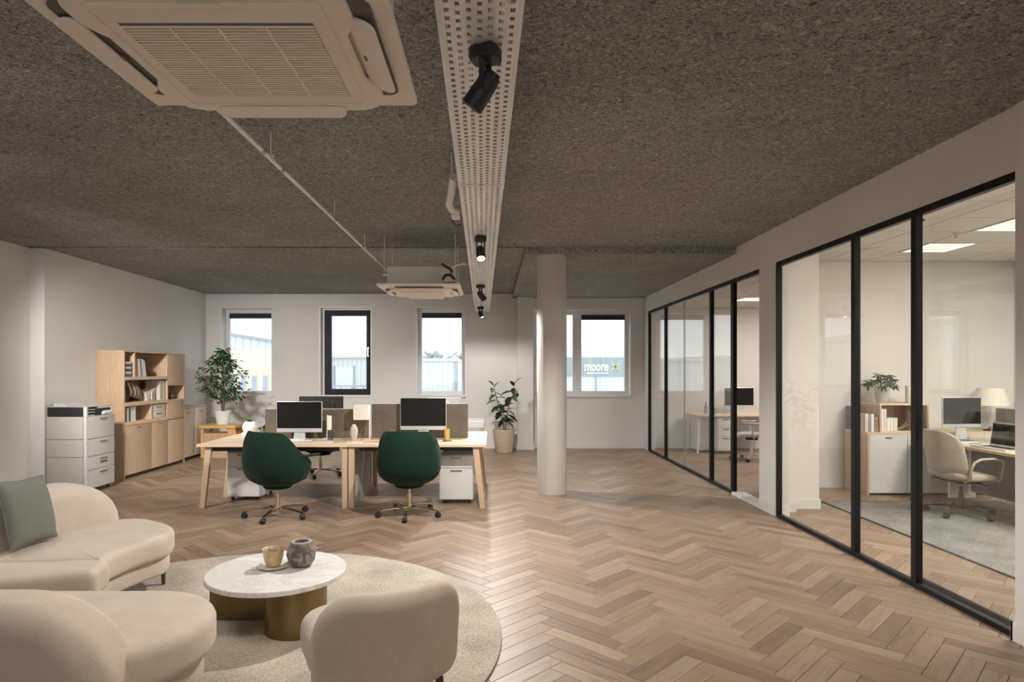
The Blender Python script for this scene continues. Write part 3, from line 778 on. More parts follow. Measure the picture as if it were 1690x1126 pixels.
t = T('pen_pot', 'small grey pot with a dark rim left of the right screen', 'pot', (-1.235, 7.86, DZ+.0005))
MB().lathe([(0, 0), (.033, 0), (.037, .085), (.034, .085), (.03, .01), (0, .01)]).build('body', M['ceramic'], t); MB().lathe([(.037, .085), (.039, .095), (.033, .095), (.033, .085)]).build('rim', M['book_dark'], t)
for k in range(3): MB().cyl((.01*k-.01, .008*(k-1), .012), (.022*k-.022, .012*(k-1), .13), .0035, n=6).build('pen', M['book_grey'], t)
t = T('beaker', 'tall amber beaker on a dark coaster right of the right screen', 'cup', (-.545, 7.72, DZ+.0005))
MB().lathe([(0, 0), (.055, 0), (.055, .006), (0, .006)]).build('coaster', M['bronze'], t)
MB().lathe([(0, .006), (.027, .006), (.036, .145), (.033, .145), (.026, .014), (0, .014)]).build('body', M['yellow_wood'], t)
for (x, y, lab, dx) in ((-1.62, 7.55, 'small white notepad lying near the beige vase', .09), (-2.02, 7.64, 'thin white notebook lying right of the left keyboard', .12)):
    t = T('notepad', lab, 'notebook', (x, y, DZ+.0005), .1); MB().box(-dx, dx, -.07, .07, 0, .006).build('pages', M['paper'], t, 0); MB().box(-dx, dx, -.07, .07, .006, .008).build('cover', M['cream'], t, 0)

# drawer pedestals under the desks
def pedestal(label, x0, x1, y0, y1, z1, lines, group='drawer pedestals under the desks', body='white'):
    cx = (x0+x1)/2; w = (x1-x0)/2; d = y1-y0
    t = T('drawer_pedestal', label, 'drawer unit', (cx, y0, 0), 0, group)
    MB().box(-w, w, .018, d, .05, z1).build('body', M[body], t, 0)
    zs = [.055]+lines+[z1-.004]
    for a, b in zip(zs, zs[1:]):
        dr = MB().rbox(-w+.006, w-.006, 0, .018, a+.003, b-.003, .003, 2).build('drawer', M[body], t)
        MB().box(-.07, .07, -.010, 0, b-.035, b-.022).build('handle', M['handle'], dr, 0)
    MB().box(-w, w, .01, d, z1, z1+.012).build('top', M['handle'], t, 0)
    for (x, y) in ((-w+.05, .06), (w-.05, .06), (-w+.05, d-.06), (w-.05, d-.06)):
        MB().cyl((x-.012, y, .025), (x+.012, y, .025), .0245, n=14).box(x-.016, x+.016, y-.012, y+.012, .034, .05).build('caster', M['black_soft'], t)
    return t
pedestal('white drawer pedestal behind the left green chair', -3.25, -2.85, 7.80, 8.40, .60, [.42])
pedestal('white drawer pedestal right of the right green chair', -.63, -.228, 7.62, 8.1, .585, [.43])

# swivel chairs
def star_base(t, leg_m, hub_z, R, rot0=0, col_m=None, caster_m=None):
    col_m = col_m or leg_m; caster_m = caster_m or M['black_soft']
    MB().cyl((0, 0, .085), (0, 0, .25), .026).cyl((0, 0, .25), (0, 0, hub_z), .015).cyl((0, 0, .075), (0, 0, .10), .04).build('column', col_m, t)
    for k in range(5):
        a = rot0 + 2*pi*k/5; c, s = cos(a), sin(a); vs = []
        for (r, w, zt, zb) in ((.02, .026, .115, .082), (R*.55, .021, .105, .082), (R, .015, .075, .062)):
            vs += [(c*r - s*w, s*r + c*w, zt-.006), (c*r - s*w*.6, s*r + c*w*.6, zt), (c*r + s*w*.6, s*r - c*w*.6, zt), (c*r + s*w, s*r - c*w, zt-.006), (c*r + s*w*.7, s*r - c*w*.7, zb), (c*r - s*w*.7, s*r + c*w*.7, zb)]
        fs = []
        for i in range(2): fs += [(i*6+j, i*6+(j+1) % 6, i*6+6+(j+1) % 6, i*6+6+j) for j in range(6)]
        fs += [(5, 4, 3, 2, 1, 0), (12, 13, 14, 15, 16, 17)]
        lg = MB().add(vs, fs).build('leg', leg_m, t, 50)
        x, y = c*(R-.008), s*(R-.008); b = a+pi/2+.5*(k % 3-1); wx, wy = cos(b)*.02, sin(b)*.02
        ox, oy = -sin(b)*.012, cos(b)*.012
        mb = MB()
        for sg in (-1, 1): mb.cyl((x+ox+wx*.25*sg, y+oy+wy*.25*sg, .029), (x+ox+wx*1.1*sg, y+oy+wy*1.1*sg, .029), .0285, n=18)
        mb.cyl((x, y, .04), (x, y, .066), .009, n=8).cyl((x+ox-wx*.4, y+oy-wy*.4, .033), (x+ox+wx*.4, y+oy+wy*.4, .033), .034, n=14)
        mb.v = [(p, q, max(r, .0005)) for p, q, r in mb.v]
        mb.build('caster', caster_m, lg)
def tub_chair(label, loc, rz, cloth, group, zs=1.0, base_rot=.3):
    t = T('swivel_chair', label, 'chair', loc, rz, group)
    prof = [(.335, .10), (.35, .17), (.38, .245), (.434, .315), (.51, .348), (.585, .355), (.66, .350), (.735, .340), (.84, .318), (.905, .292), (.955, .262)]
    def rad(z):
        for (a, b), (c, d) in zip(prof, prof[1:]):
            if z <= c: return b+(d-b)*(z-a)/(c-a)
        return prof[-1][1]
    nT, nS = 44, 16; A = radians(128); outer = []; inner = []
    def top(th):
        k = abs(th)/A; e = min(1, max(0, (k-.46)/.40)); e = e*e*(3-2*e)
        e2 = max(0, (k-.8)/.2)
        return .955-.014*min(1, k/.46)**3 - .265*e - .10*e2**2
    for i in range(nT+1):
        th = -A + 2*A*i/nT; zt = top(th)
        for j in range(nS+1):
            s = j/nS; z = .335 + (zt-.335)*s; r = rad(z)
            sq = 1+.06*(sin(2*th)**2)*(z > .4)
            lean = .06*max(0, z-.45)/.5
            x, y = r*sq*sin(th), -r*sq*cos(th)*.92 - lean*cos(th)
            thick = .052*min(1, .35+s*2) * (1 - .35*(s > .97))
            outer.append((x, y, z)); inner.append((x*(1-thick/max(r, .12)), y*(1-thick/max(r, .12))+.0, z + (.012 if j < nS else -.012)))
    m = nS+1; n0 = len(outer); vs = outer+inner; fs = []
    for i in range(nT):
        for j in range(nS):
            a = i*m+j; fs += [(a, a+m, a+m+1, a+1), (n0+a, n0+a+1, n0+a+m+1, n0+a+m)]
        a = i*m+nS; fs.append((a, a+m, n0+a+m, n0+a))
        a = i*m; fs.append((a, n0+a, n0+a+m, a+m))
    for j in range(nS): fs += [(j, j+1, n0+j+1, n0+j), (nT*m+j, n0+nT*m+j, n0+nT*m+j+1, nT*m+j+1)]
    MB().add(vs, fs).build('shell', cloth, t, 75)
    o = rrect(-.25, .25, -.24, .27, (.20, .12, .12, .20), 8)
    MB().slab(o, .40, .49, .035, 4, .012, 5).build('seat_cushion', cloth, t, 60)
    MB().slab([(.16*cos(2*pi*k/28), .15*sin(2*pi*k/28)) for k in range(28)], .315, .40, .03, 3).build('seat_pan', cloth, t, 60)
    for s in (-1, 1):
        MB().rbox(s*.325-.03, s*.325+.03, .02, .31, .665, .69, .011, 3, .028).build('arm_pad', cloth, t)
    star_base(t, M['chrome'], .33, .36, base_rot)
    return t
G = 'green tub chairs at the front of the desk bench'
tub_chair('green velvet tub chair turned to the right, at the left front desk', (-2.35, 6.97, 0), radians(-33), M['green'], G, base_rot=.15)
tub_chair('green velvet tub chair squarely facing the right front desk', (-.915, 7.03, 0), radians(0), M['green'], G, base_rot=-.32)
G = 'dark chairs on the far side of the desk bench'
tub_chair('dark chair behind the bench, seen under the desk between the green chairs', (-2.62, 9.72, 0), radians(170), M['green_dark'], G, base_rot=.5)
tub_chair('dark chair behind the bench, nearly hidden by the right green chair', (-1.35, 9.75, 0), radians(185), M['green_dark'], G, base_rot=.9)

# white worktable behind the bench
t = T('white_table', 'white side table with a shelf at the right end behind the desk bench', 'table', (-.75, 10.56, 0))
MB().rbox(-.62, .62, -.35, .35, .68, .785, .006, 2).build('tabletop', M['white'], t)
MB().box(-.58, .58, -.31, .31, .52, .54).build('shelf', M['white'], t, 0)
for (x, y) in ((-.58, -.31), (.58, -.31), (-.58, .31), (.58, .31)): MB().box(x-.03, x+.03, y-.03, y+.03, .0005, .68).build('leg', M['oak'], t, 0)

# ------------------------------------------------------------------ left wall: printer, bookcase, cabinet
def printer():
    x0, x1, y0, y1 = -5.755, -5.235, 8.21, 8.83
    t = T('photocopier', 'cream office photocopier with a black scanner band against the left wall', 'photocopier', ((x0+x1)/2, (y0+y1)/2, 0))
    w, d = (x1-x0)/2, (y1-y0)/2; m = M['printer_warm']
    MB().rbox(-w+.004, w-.012, -d+.012, d-.004, .05, 1.0, .008, 2).build('body', m, t)
    zs = [(.055, .294), (.30, .470), (.478, .70), (.708, 1.005)]
    for (a, b) in zs:
        dr = MB().rbox(w-.014, w, -d+.045, d-.006, a+.003, b-.003, .004, 2).build('drawer', M['printer'], t)
        MB().box(w-.001, w+.010, -.02, .13, b-.05, b-.036).build('handle', M['handle'], dr, 0)
    MB().box(w-.001, w+.006, -.02, .13, .37, .395).build('badge', M['handle'], t, 0)
    for (a, b) in ((.05, .470), (.478, .70), (.708, 1.005)):
        dr = MB().rbox(-w+.006, w-.046, -d, -d+.014, a+.003, b-.003, .004, 2).build('side_panel', m, t)
        if b > .5: MB().box(-.06, .06, -d-.005, -d, b-.055, b-.045).build('grip', M['printer'], dr, 0)
    MB().rbox(w-.044, w-.002, -d+.002, -d+.044, .05, 1.125, .008, 3).build('corner_post', M['white'], t)
    MB().rbox(-w+.01, w-.046, -d+.006, d-.02, 1.006, 1.125, .006, 2).build('scanner_band', M['black_soft'], t)
    MB().box(w-.10, w-.012, -d+.05, -d+.20, 1.006, 1.02).box(w-.10, w-.012, -d+.05, -d+.20, 1.05, 1.058).box(w-.10, w-.012, -d+.05, -d+.20, 1.085, 1.093).build('output_rack', M['alu'], t, 0)
    MB().rbox(-.05, w-.01, .08, d-.02, 1.006, 1.06, .02, 3).build('output_tray', M['white'], t)
    MB().box(-w+.02, w-.01, -d+.02, d-.03, 1.126, 1.135).box(-.02, w-.01, -.05, d-.03, 1.10, 1.13).build('lid', M['alu'], t, 0)
    mb = MB().box(-w+.08, -.02, -d+.03, d-.2, 1.136, 1.15); mb.v = [(x, y, z+(.045*(-x/w) if z > 1.14 else 0)) for x, y, z in mb.v]
    mb.build('document_feeder', M['printer'], t, 0)
    for (x, y) in ((-w+.06, -d+.06), (w-.06, -d+.06), (-w+.06, d-.06), (w-.06, d-.06)):
        MB().cyl((x-.014, y, .026), (x+.014, y, .026), .0255).box(x-.02, x+.02, y-.015, y+.015, .035, .05).build('caster', M['black_soft'], t)
printer()
# bookcase: front looks along +x
XB = -5.385; XW = -5.795
def bookcase():
    y0, y1 = 9.315, 11.15; ya, yb, yc = 10.07, 10.54, 10.60
    t = T('bookcase', 'tall light oak bookcase with open shelves above doors, beside the photocopier', 'bookcase', (XB, y0, 0))
    def part(n, mb, m, s=0, par=None): return mb.map(lambda x, y, z: (x-XB, y-y0, z)).build(n, m, par or t, s)
    th = .022
    part('side_panel', MB().box(XW, XB, y0, y0+th, .0005, 1.90), M['oak_shaded']); part('side_panel', MB().box(XW, XB, y1-th, y1, .0005, 1.90), M['oak'])
    part('partition', MB().box(XW, XB-.002, yb+.02, yb+.045, .05, 1.88), M['oak'])
    part('top_panel', MB().box(XW, XB, y0+th, y1-th, 1.878, 1.90), M['oak_h'])
    part('back_panel', MB().box(XW, XW+.012, y0+th, y1-th, .05, 1.878), M['oak_shaded'])
    part('plinth', MB().box(XW, XB-.03, y0+th, y1-th, .0005, .05), M['black_soft'])
    for (za, zb) in ((1.46, 1.508), (1.07, 1.125), (.785, .838)):
        part('shelf', MB().rbox(XW+.012, XB+.004, y0+th, yb+.02, za, zb, .004, 2), M['ceramic'] if False else M['oak_h'])
    part('divider', MB().box(XW+.012, XB-.004, 9.59, 9.612, 1.508, 1.878), M['oak'])
    part('divider', MB().box(XW+.012, XB-.004, ya, ya+.022, .838, 1.07), M['oak'])
    part('shelf', MB().box(XW+.012, XB-.002, yb+.045, y1-th, 1.352, 1.372), M['oak_h']); part('shelf', MB().box(XW+.012, XB-.002, yb+.045, y1-th, 1.095, 1.115), M['oak_h'])
    def door(a, b, z0, z1, h):
        d = part('door', MB().rbox(XB-.018, XB, a+.004, b-.004, z0+.003, z1-.003, .003, 2), M['oak'], 35)
        if h: part('handle', MB().box(XB, XB+.012, (a+b)/2-.05, (a+b)/2+.05, z1-.045, z1-.034), M['handle'], 0, d)
    door(y0+th, ya, .05, .785, 1); door(ya, yb+.03, .05, .785, 1); door(yb+.045, y1-th, .05, .78, 0); door(yb+.045, y1-th, .785, 1.095, 0); door(yb+.045, y1-th, 1.372, 1.878, 0)
bookcase()
def book(y, z, th, h, d, m, label, group, lean=0, x=XB-.03, rot=0):
    t = T('book', label, 'book', (x, y, z), 0, group)
    R = Matrix.Rotation(lean, 4, 'X')
    zoff = 0 if lean <= 0 else 0
    def P(mb):
        mb.map(lambda a, b, c: R @ Vector((a, b, c)))
    a = MB().box(-d, 0, 0, .003, 0, h).box(-d, 0, th-.003, th, 0, h).box(-.003, 0, .003, th-.003, 0, h); P(a)
    b = MB().box(-d+.006, -.004, .003, th-.003, .004, h-.005); P(b)
    zm = min(v[2] for v in a.v)
    for q in (a, b): q.v = [(u, v, w-zm) for u, v, w in q.v]
    a.build('cover', m, t, 0); b.build('pages', M['paper'], t, 0)
    return t
# first row: dark box files, then six leaning magazines
S1, S2, S3 = 1.5085, 1.1255, .8385
gr = 'stacked boxes on the top left shelf of the bookcase'
for k, (lab, m) in enumerate((('dark box at the bottom of the stack on the top left bookcase shelf', 'paper'), ('white lidded box in the middle of the stack on the top left bookcase shelf', 'book_slate'), ('slate box on top of the stack on the top left bookcase shelf', 'paper'))):
    t = T('storage_box', lab, 'box', (XB-.12, 9.45, S1+.0005+k*.075), 0, gr)
    MB().box(-.10, .10, -.085, .085, 0, .045).build('body', M['book_slate'], t, 0); MB().box(-.103, .103, -.088, .088, .045, .0745).build('lid', M['paper'], t, 0)
t = T('figurine', 'small grey ornament on the stack of boxes in the bookcase', 'ornament', (XB-.12, 9.45, S1+.226))
MB().lathe([(0, 0), (.05, 0), (.03, .02), (.02, .04), (.045, .07), (.03, .10), (0, .11)], n=16).build('body', M['book_grey'], t); MB().box(-.02, .02, -.02, .10, .10, .112).build('beak', M['paper'], t, 0)
desc = ['tallest white magazine leaning at the left of the top bookcase shelf', 'white magazine second from the left on the top bookcase shelf', 'cream magazine third from the left on the top bookcase shelf', 'white magazine third from the right on the top bookcase shelf', 'cream magazine second from the right on the top bookcase shelf', 'shorter white magazine leaning at the right end of the top bookcase row']
y = 9.655
for k in range(6):
    book(y+.012*k*.2, S1+.0005, .034, (.31, .27, .27, .265, .265, .25)[k], .24, M[('paper', 'book_cream', 'paper', 'book_grey', 'paper', 'paper')[k]], desc[k], 'magazines on the top bookcase shelf', radians(4+1.6*k)); y += .052 if k else .062
# second row
t = T('card_box', 'white card leaning against the back of the middle bookcase shelf', 'card', (XB-.30, 9.55, S2+.0005))
MB().box(-.02, .0, -.10, .12, 0, .30).build('card', M['book_cream'], t, 0); MB().box(0, .004, -.04, .10, .17, .28).build('label', M['paper'], t, 0)
def striped():
    t = T('striped_cushion', 'dark brown cushion with pale stripes on the middle bookcase shelf', 'cushion', (XB-.13, 9.79, S2+.0005), 0)
    n = 20; vs = []; fs = []; cols = []
    mb1, mb2 = MB(), MB()
    def P(u, v, s):
        k = max(0, 1-abs(u)**2.2)*max(0, 1-abs(v)**2.2)
        x, y, z = s*(.004+.07*k**.6), u*.20, v*.13
        c, sn = cos(.42), sin(.42)
        return (x, y*c-z*sn*1.0, y*sn*-.55+z*c+.215)
    for s in (-1, 1):
        for i in range(n):
            dst = mb2 if (i % 4) == 1 else mb1
            for j in range(8):
                q = [(-1+2*i/n, -1+2*j/8), (-1+2*(i+1)/n, -1+2*j/8), (-1+2*(i+1)/n, -1+2*(j+1)/8), (-1+2*i/n, -1+2*(j+1)/8)]
                dst.add([P(a, b, s) for a, b in q], [(0, 1, 2, 3)])
    zm = min(v[2] for v in mb1.v)
    for q in (mb1, mb2): q.v = [(a, b, c-zm) for a, b, c in q.v]
    mb1.build('cover', M['stem'], t, 80); mb2.build('stripes', M['ceramic'], t, 80)
striped()
t = T('paper_bag', 'crumpled pale wrapped parcel beside the striped cushion in the bookcase', 'parcel', (XB-.13, 10.19, S2+.0005), .05)
MB().add([(.06, -.13, 0), (.06, .12, 0), (-.08, .13, 0), (-.08, -.13, 0), (.05, -.15, .11), (.05, .15, .20), (-.06, .17, .215), (-.06, -.11, .16), (.07, 0, .10)],
         [(0,3,2,1), (0,1,8), (0,8,4), (1,5,8), (8,5,4), (1,2,6,5), (2,3,7,6), (3,0,4,7), (4,5,6,7)]).build('wrapping', M['book_cream'], t, 0)
MB().box(.055, .075, -.02, .0, .02, .13).build('ribbon', M['paper'], t, 0)
y = 10.378
for k, (lab, m) in enumerate((('tall cream book at the left of three on the middle bookcase shelf', 'book_cream'), ('tall brown book between two cream ones on the middle bookcase shelf', 'book_cream'), ('tall cream book at the right end of the middle bookcase shelf', 'ceramic'))):
    if k == 1: lab = 'tall cream book in the middle of three on the middle bookcase shelf'
    book(y, S2+.0005, .044, .315-.01*k, .24, M[m], lab, 'tall cream books on the middle bookcase shelf'); y += .055
# third row
y = 9.355
for k, (th, h, m, lab) in enumerate(((.04, .19, 'book_dark', 'dark book at the left end of the lowest bookcase shelf'), (.03, .20, 'book_brown', 'brown book second from the left on the lowest bookcase shelf'), (.045, .205, 'paper', 'white book third from the left on the lowest bookcase shelf'), (.035, .18, 'book_dark', 'dark book between white ones on the lowest bookcase shelf'), (.06, .215, 'paper', 'thick white ring binder on the lowest bookcase shelf'), (.065, .215, 'paper', 'thick white ring binder last in the row on the lowest bookcase shelf'))):
    book(y, S3+.0005, th, h, .22, M[m], lab, 'books on the lowest bookcase shelf'); y += th+.008
t = T('document_box', 'white two drawer document box on the lowest bookcase shelf', 'box', (XB-.02, 10.33, S3+.0005))
MB().box(-.30, -.004, -.20, .20, 0, .215).build('body', M['paper'], t, 0)
for z in (.01, .115):
    dr = MB().rbox(-.004, .004, -.19, .19, z, z+.088, .003, 2).build('drawer', M['ceramic'], t)
    MB().box(.004, .007, -.10, .06, z+.05, z+.062).build('handle', M['book_dark'], dr, 0)
# cubby of the third column
t = T('desk_ornament', 'small white lamp shaped ornament in the square bookcase cubby', 'ornament', (XB-.14, 10.72, 1.1155))
MB().cyl((0, 0, 0), (0, 0, .012), .035).build('base', M['paper'], t); MB().cyl((0, 0, .012), (0, 0, .17), .008).build('stem', M['paper'], t); MB().lathe([(.05, .15), (.035, .205), (0, .21)], (0, .03, 0), 16).build('shade', M['paper'], t)
t = T('orb', 'grey round ornament in the square bookcase cubby', 'ornament', (XB-.13, 10.93, 1.1155))
MB().lathe([(0, 0), (.025, .003), (.05, .03), (.055, .058), (.045, .09), (.02, .108), (0, .11)], n=20).build('ball', M['book_grey'], t); MB().lathe([(.012, .107), (.012, .115), (0, .116)]).build('knob', M['book_dark'], t)
t = T('dark_jar', 'dark jar between the ornaments in the square bookcase cubby', 'jar', (XB-.22, 10.82, 1.1155))
MB().lathe([(0, 0), (.045, 0), (.05, .02), (.05, .12), (.03, .14), (0, .14)], n=18).build('body', M['bronze'], t); MB().cyl((0, 0, .14), (0, 0, .16), .033).build('lid', M['bronze'], t)
# cream cabinet past the bookcase
def cream_cabinet():
    x0, x1, y0, y1 = -5.835, -5.45, 11.20, 12.15
    t = T('cream_cabinet', 'low cream cabinet against the left wall beyond the bookcase', 'cabinet', (x1, y0, 0))
    MB().box(x0-x1, -.02, 0, y1-y0, .05, .93).build('body', M['cream'], t, 0); MB().box(x0-x1, -.04, .02, y1-y0-.02, .0005, .05).build('plinth', M['black_soft'], t, 0)
    MB().rbox(x0-x1, .004, -.004, y1-y0+.004, .93, .95, .003, 2).build('top', M['cream'], t)
    for a, b in ((0, .47), (.48, .95)):
        d = MB().rbox(-.02, 0, a+.004, b-.004, .055, .92, .003, 2).build('door', M['cream'], t)
        MB().box(0, .012, (a+b)/2-.06, (a+b)/2+.06, .84, .853).build('handle', M['handle'], d, 0)
cream_cabinet()
# honey wood side table with the ficus
t = T('side_table', 'honey coloured wooden side table carrying the bushy potted ficus', 'side table', (-5.02, 11.85, 0))
MB().rbox(-.33, .33, -.24, .24, .545, .60, .006, 2).build('tabletop', M['yellow_wood'], t)
MB().box(-.27, .20, -.20, .20, .0005, .43).build('box_base', M['oak_shaded'], t, 0)
for s in (-1, 1):
    vs = [(.20, s*.19-.02, .0005), (.38, s*.19-.02, .38), (.38, s*.19+.02, .38), (.20, s*.19+.02, .0005), (.16, s*.19-.02, .545), (.31, s*.19-.02, .545), (.31, s*.19+.02, .545), (.16, s*.19+.02, .545)]
    vs = [(.34, s*.19-.02, .0005), (.44, s*.19-.02, .0005), (.44, s*.19+.02, .0005), (.34, s*.19+.02, .0005)]+vs[4:]
    MB().add(vs, [(0,3,2,1),(4,5,6,7),(0,1,5,4),(1,2,6,5),(2,3,7,6),(3,0,4,7)]).build('leg', M['yellow_wood'], t, 0)
    MB().box(-.31, -.265, s*.19-.02, s*.19+.02, .0005, .545).build('leg', M['yellow_wood'], t, 0)
MB().box(-.27, .26, -.20, .20, .43, .45).build('shelf', M['yellow_wood'], t, 0)

# ------------------------------------------------------------------ plants
def leaf_mb(L, W, droop=.15, fold=.12, tip=.0):
    """one leaf along +x from the origin, a folded blade of 12 triangles"""
    st = [(0, .06), (.22, .78), (.5, 1.0), (.78, .66), (1, .03)]
    vs = []
    for (s, w) in st:
        z = -droop*L*s*s; vs += [(L*s, -W/2*w, z+fold*W*w), (L*s, 0, z), (L*s, W/2*w, z+fold*W*w)]
    fs = []
    for i in range(4): fs += [(i*3, i*3+3, i*3+4, i*3+1), (i*3+1, i*3+4, i*3+5, i*3+2)]
    return vs, fs
def xf(az, el, roll, p):
    return Matrix.Translation(p) @ Matrix.Rotation(az, 4, 'Z') @ Matrix.Rotation(-el, 4, 'Y') @ Matrix.Rotation(roll, 4, 'X')
def pot(t, r0, r1, h, m, rim=.012, soil=True, name='pot'):
    p = MB().lathe([(0, 0), (r0*.94, 0), (r0, h*.02), (r1, h*.93), (r1+rim*.4, h*.94), (r1+rim*.4, h), (r1-rim, h), (r1-rim*1.2, h*.86), (0, h*.86)], n=36).build(name, m, t, 40)
    MB().lathe([(r1-rim*1.2, h*.86), (r1*.5, h*.9), (0, h*.91)], n=20).build('soil', M['soil'], t, 60)
def ficus():
    rd = random.Random(11)
    t = T('potted_ficus', 'bushy green ficus in a white pot on the honey wood table', 'potted plant', (-5.0, 11.82, .6005))
    pot(t, .105, .145, .255, M['pot_white'])
    st = MB()
    for (a, dx, dy) in ((0, .03, .0), (1, -.04, .03), (2, .02, -.04)):
        st.tube([(dx*.4, dy*.4, .22), (dx*1.2, dy, .5), (dx*.4, dy*1.5, .8), (dx*.2, dy, 1.25)], [.016, .012, .009, .004], 7)
    brs = []
    for k in range(46):
        z = .42+.9*(k/46); az = k*2.4+rd.uniform(-.4, .4)
        f = (z-.42)/.95
        R = (.20+.26*sin(pi*min(1, .18+f*.95))**.9)*(1-.62*max(0, f-.42)/.58)*rd.uniform(.8, 1.12)
        p0 = Vector((rd.uniform(-.02, .02), rd.uniform(-.02, .02), z-.06)); p1 = Vector((R*cos(az), R*sin(az)*.9, z+.07+rd.uniform(-.05, .05)))
        mid = (p0+p1)/2+Vector((0, 0, .05)); st.tube([p0, mid, p1], [.005, .0035, .002], 5); brs.append((p0, mid, p1, az))
    st.build('stems', M['stem'], t, 60)
    mb = MB(); vs, fs = leaf_mb(.085, .036, .25)
    for (p0, mid, p1, az) in brs:
        for q in range(21):
            s = rd.uniform(.22, 1.05); p = p0.lerp(mid, s*2) if s < .5 else mid.lerp(p1, s*2-1)
            p = p + Vector((rd.gauss(0, .03), rd.gauss(0, .03), rd.gauss(0, .03)))
            X = xf(az+rd.uniform(-1.5, 1.5), rd.uniform(-.75, .5), rd.uniform(-.7, .7), p); k = rd.uniform(.75, 1.25)
            mb.add([X @ (Vector(v)*k) for v in vs], fs)
    for q in range(60):
        X = xf(rd.uniform(0, 6.28), rd.uniform(-.2, .9), 0, Vector((rd.gauss(0, .035), rd.gauss(0, .035), rd.uniform(1.15, 1.36)))); mb.add([X @ Vector(v) for v in vs], fs)
    o = mb.build('foliage', M['leaf'], t, 0); o['kind'] = 'stuff'
ficus()
def leafy(t, seats, L, W, m, droop, rd, sm):
    """seats: (attach point on stem, azimuth, elevation, size); every leaf its own mesh sharing data"""
    vs, fs = leaf_mb(L, W, droop, .10)
    base = MB().add(vs, fs).build('leaf', m, t, 80); first = True
    for (p, az, el, k) in seats:
        o = base if first else base.copy()
        if not first: COL.objects.link(o)
        first = False; o.parent = t
        X = xf(az, el, rd.uniform(-.6, .6), p); o.matrix_local = X @ Matrix.Scale(k, 4)
def rubber_plant():
    rd = random.Random(5)
    t = T('potted_rubber_plant', 'rubber plant with broad dark leaves in a sand coloured floor pot', 'potted plant', (.235, 12.45, 0))
    pot(t, .165, .215, .455, M['pot_beige'], .016)
    st = MB()
    A = [(0, 0, .40), (-.02, 0, .62), (-.08, .02, .85), (-.16, .02, 1.10), (-.20, .0, 1.30)]; B = [(.02, .02, .40), (.04, 0, .65), (.09, -.02, .9), (.17, .0, 1.12), (.20, .02, 1.33)]
    st.tube(A, [.012, .011, .009, .007, .004], 7).tube(B, [.012, .011, .009, .007, .004], 7).build('stems', M['stem'], t, 60)
    seats = []
    for pts, bias in ((A, pi), (B, 0)):
        for k in range(20):
            s = .22+.78*k/19; i = min(3, int(s*4)); f = s*4-i
            p = Vector(pts[i]).lerp(Vector(pts[i+1]), f)
            az = bias + k*2.3 + rd.uniform(-.3, .3)
            seats.append((p, az, rd.uniform(-.55, .35) if k < 18 else 1.0, rd.uniform(.8, 1.15)*(1 if k < 16 else .8)))
    leafy(t, seats, .235, .135, M['leaf2'], .30, rd, 60)
rubber_plant()
def planters():
    rd = random.Random(21)
    t = T('potted_agave', 'small spiky agave in a round white pot on the rear left desk', 'potted plant', (-3.30, 8.66, DZ+.0005))
    MB().lathe([(0, 0), (.05, 0), (.085, .04), (.095, .085), (.08, .135), (.055, .16), (.045, .155), (.0, .15)], n=30).build('pot', M['pot_white'], t, 60)
    MB().lathe([(.05, .152), (.02, .158), (0, .16)]).build('soil', M['soil'], t)
    leafy(t, [(Vector((0, 0, .15)), k*2.4, .35+.06*k, 1-.03*k) for k in range(11)], .13, .026, M['leaf'], -.10, rd, 60)
    t = T('basket_plant', 'small leafy plant in a dark woven basket beside the left felt screen', 'potted plant', (-3.02, 8.50, DZ+.0005))
    MB().lathe([(0, 0), (.065, 0), (.075, .04), (.078, .085), (.07, .085), (.06, .06), (0, .06)], n=26).build('basket', M['stem'], t, 60)
    MB().lathe([(.068, .075), (0, .08)]).build('soil', M['soil'], t)
    leafy(t, [(Vector((rd.uniform(-.05, .05), rd.uniform(-.04, .04), .07)), k*2.4, .7+rd.uniform(-.5, .5), rd.uniform(.7, 1.4)) for k in range(16)], .085, .04, M['leaf3'], .2, rd, 60)
    t = T('wire_rack', 'white tray with a thin wire handle on the rear left desk', 'tray', (-3.12, 8.30, DZ+.0005))
    MB().rbox(-.13, .13, -.05, .05, 0, .05, .006, 2).build('tray', M['paper'], t)
    MB().tube([(-.12, 0, .05), (-.115, 0, .12), (-.05, 0, .15), (.12, 0, .155), (.12, 0, .05)], .004, 6).build('handle', M['alu'], t)
planters()

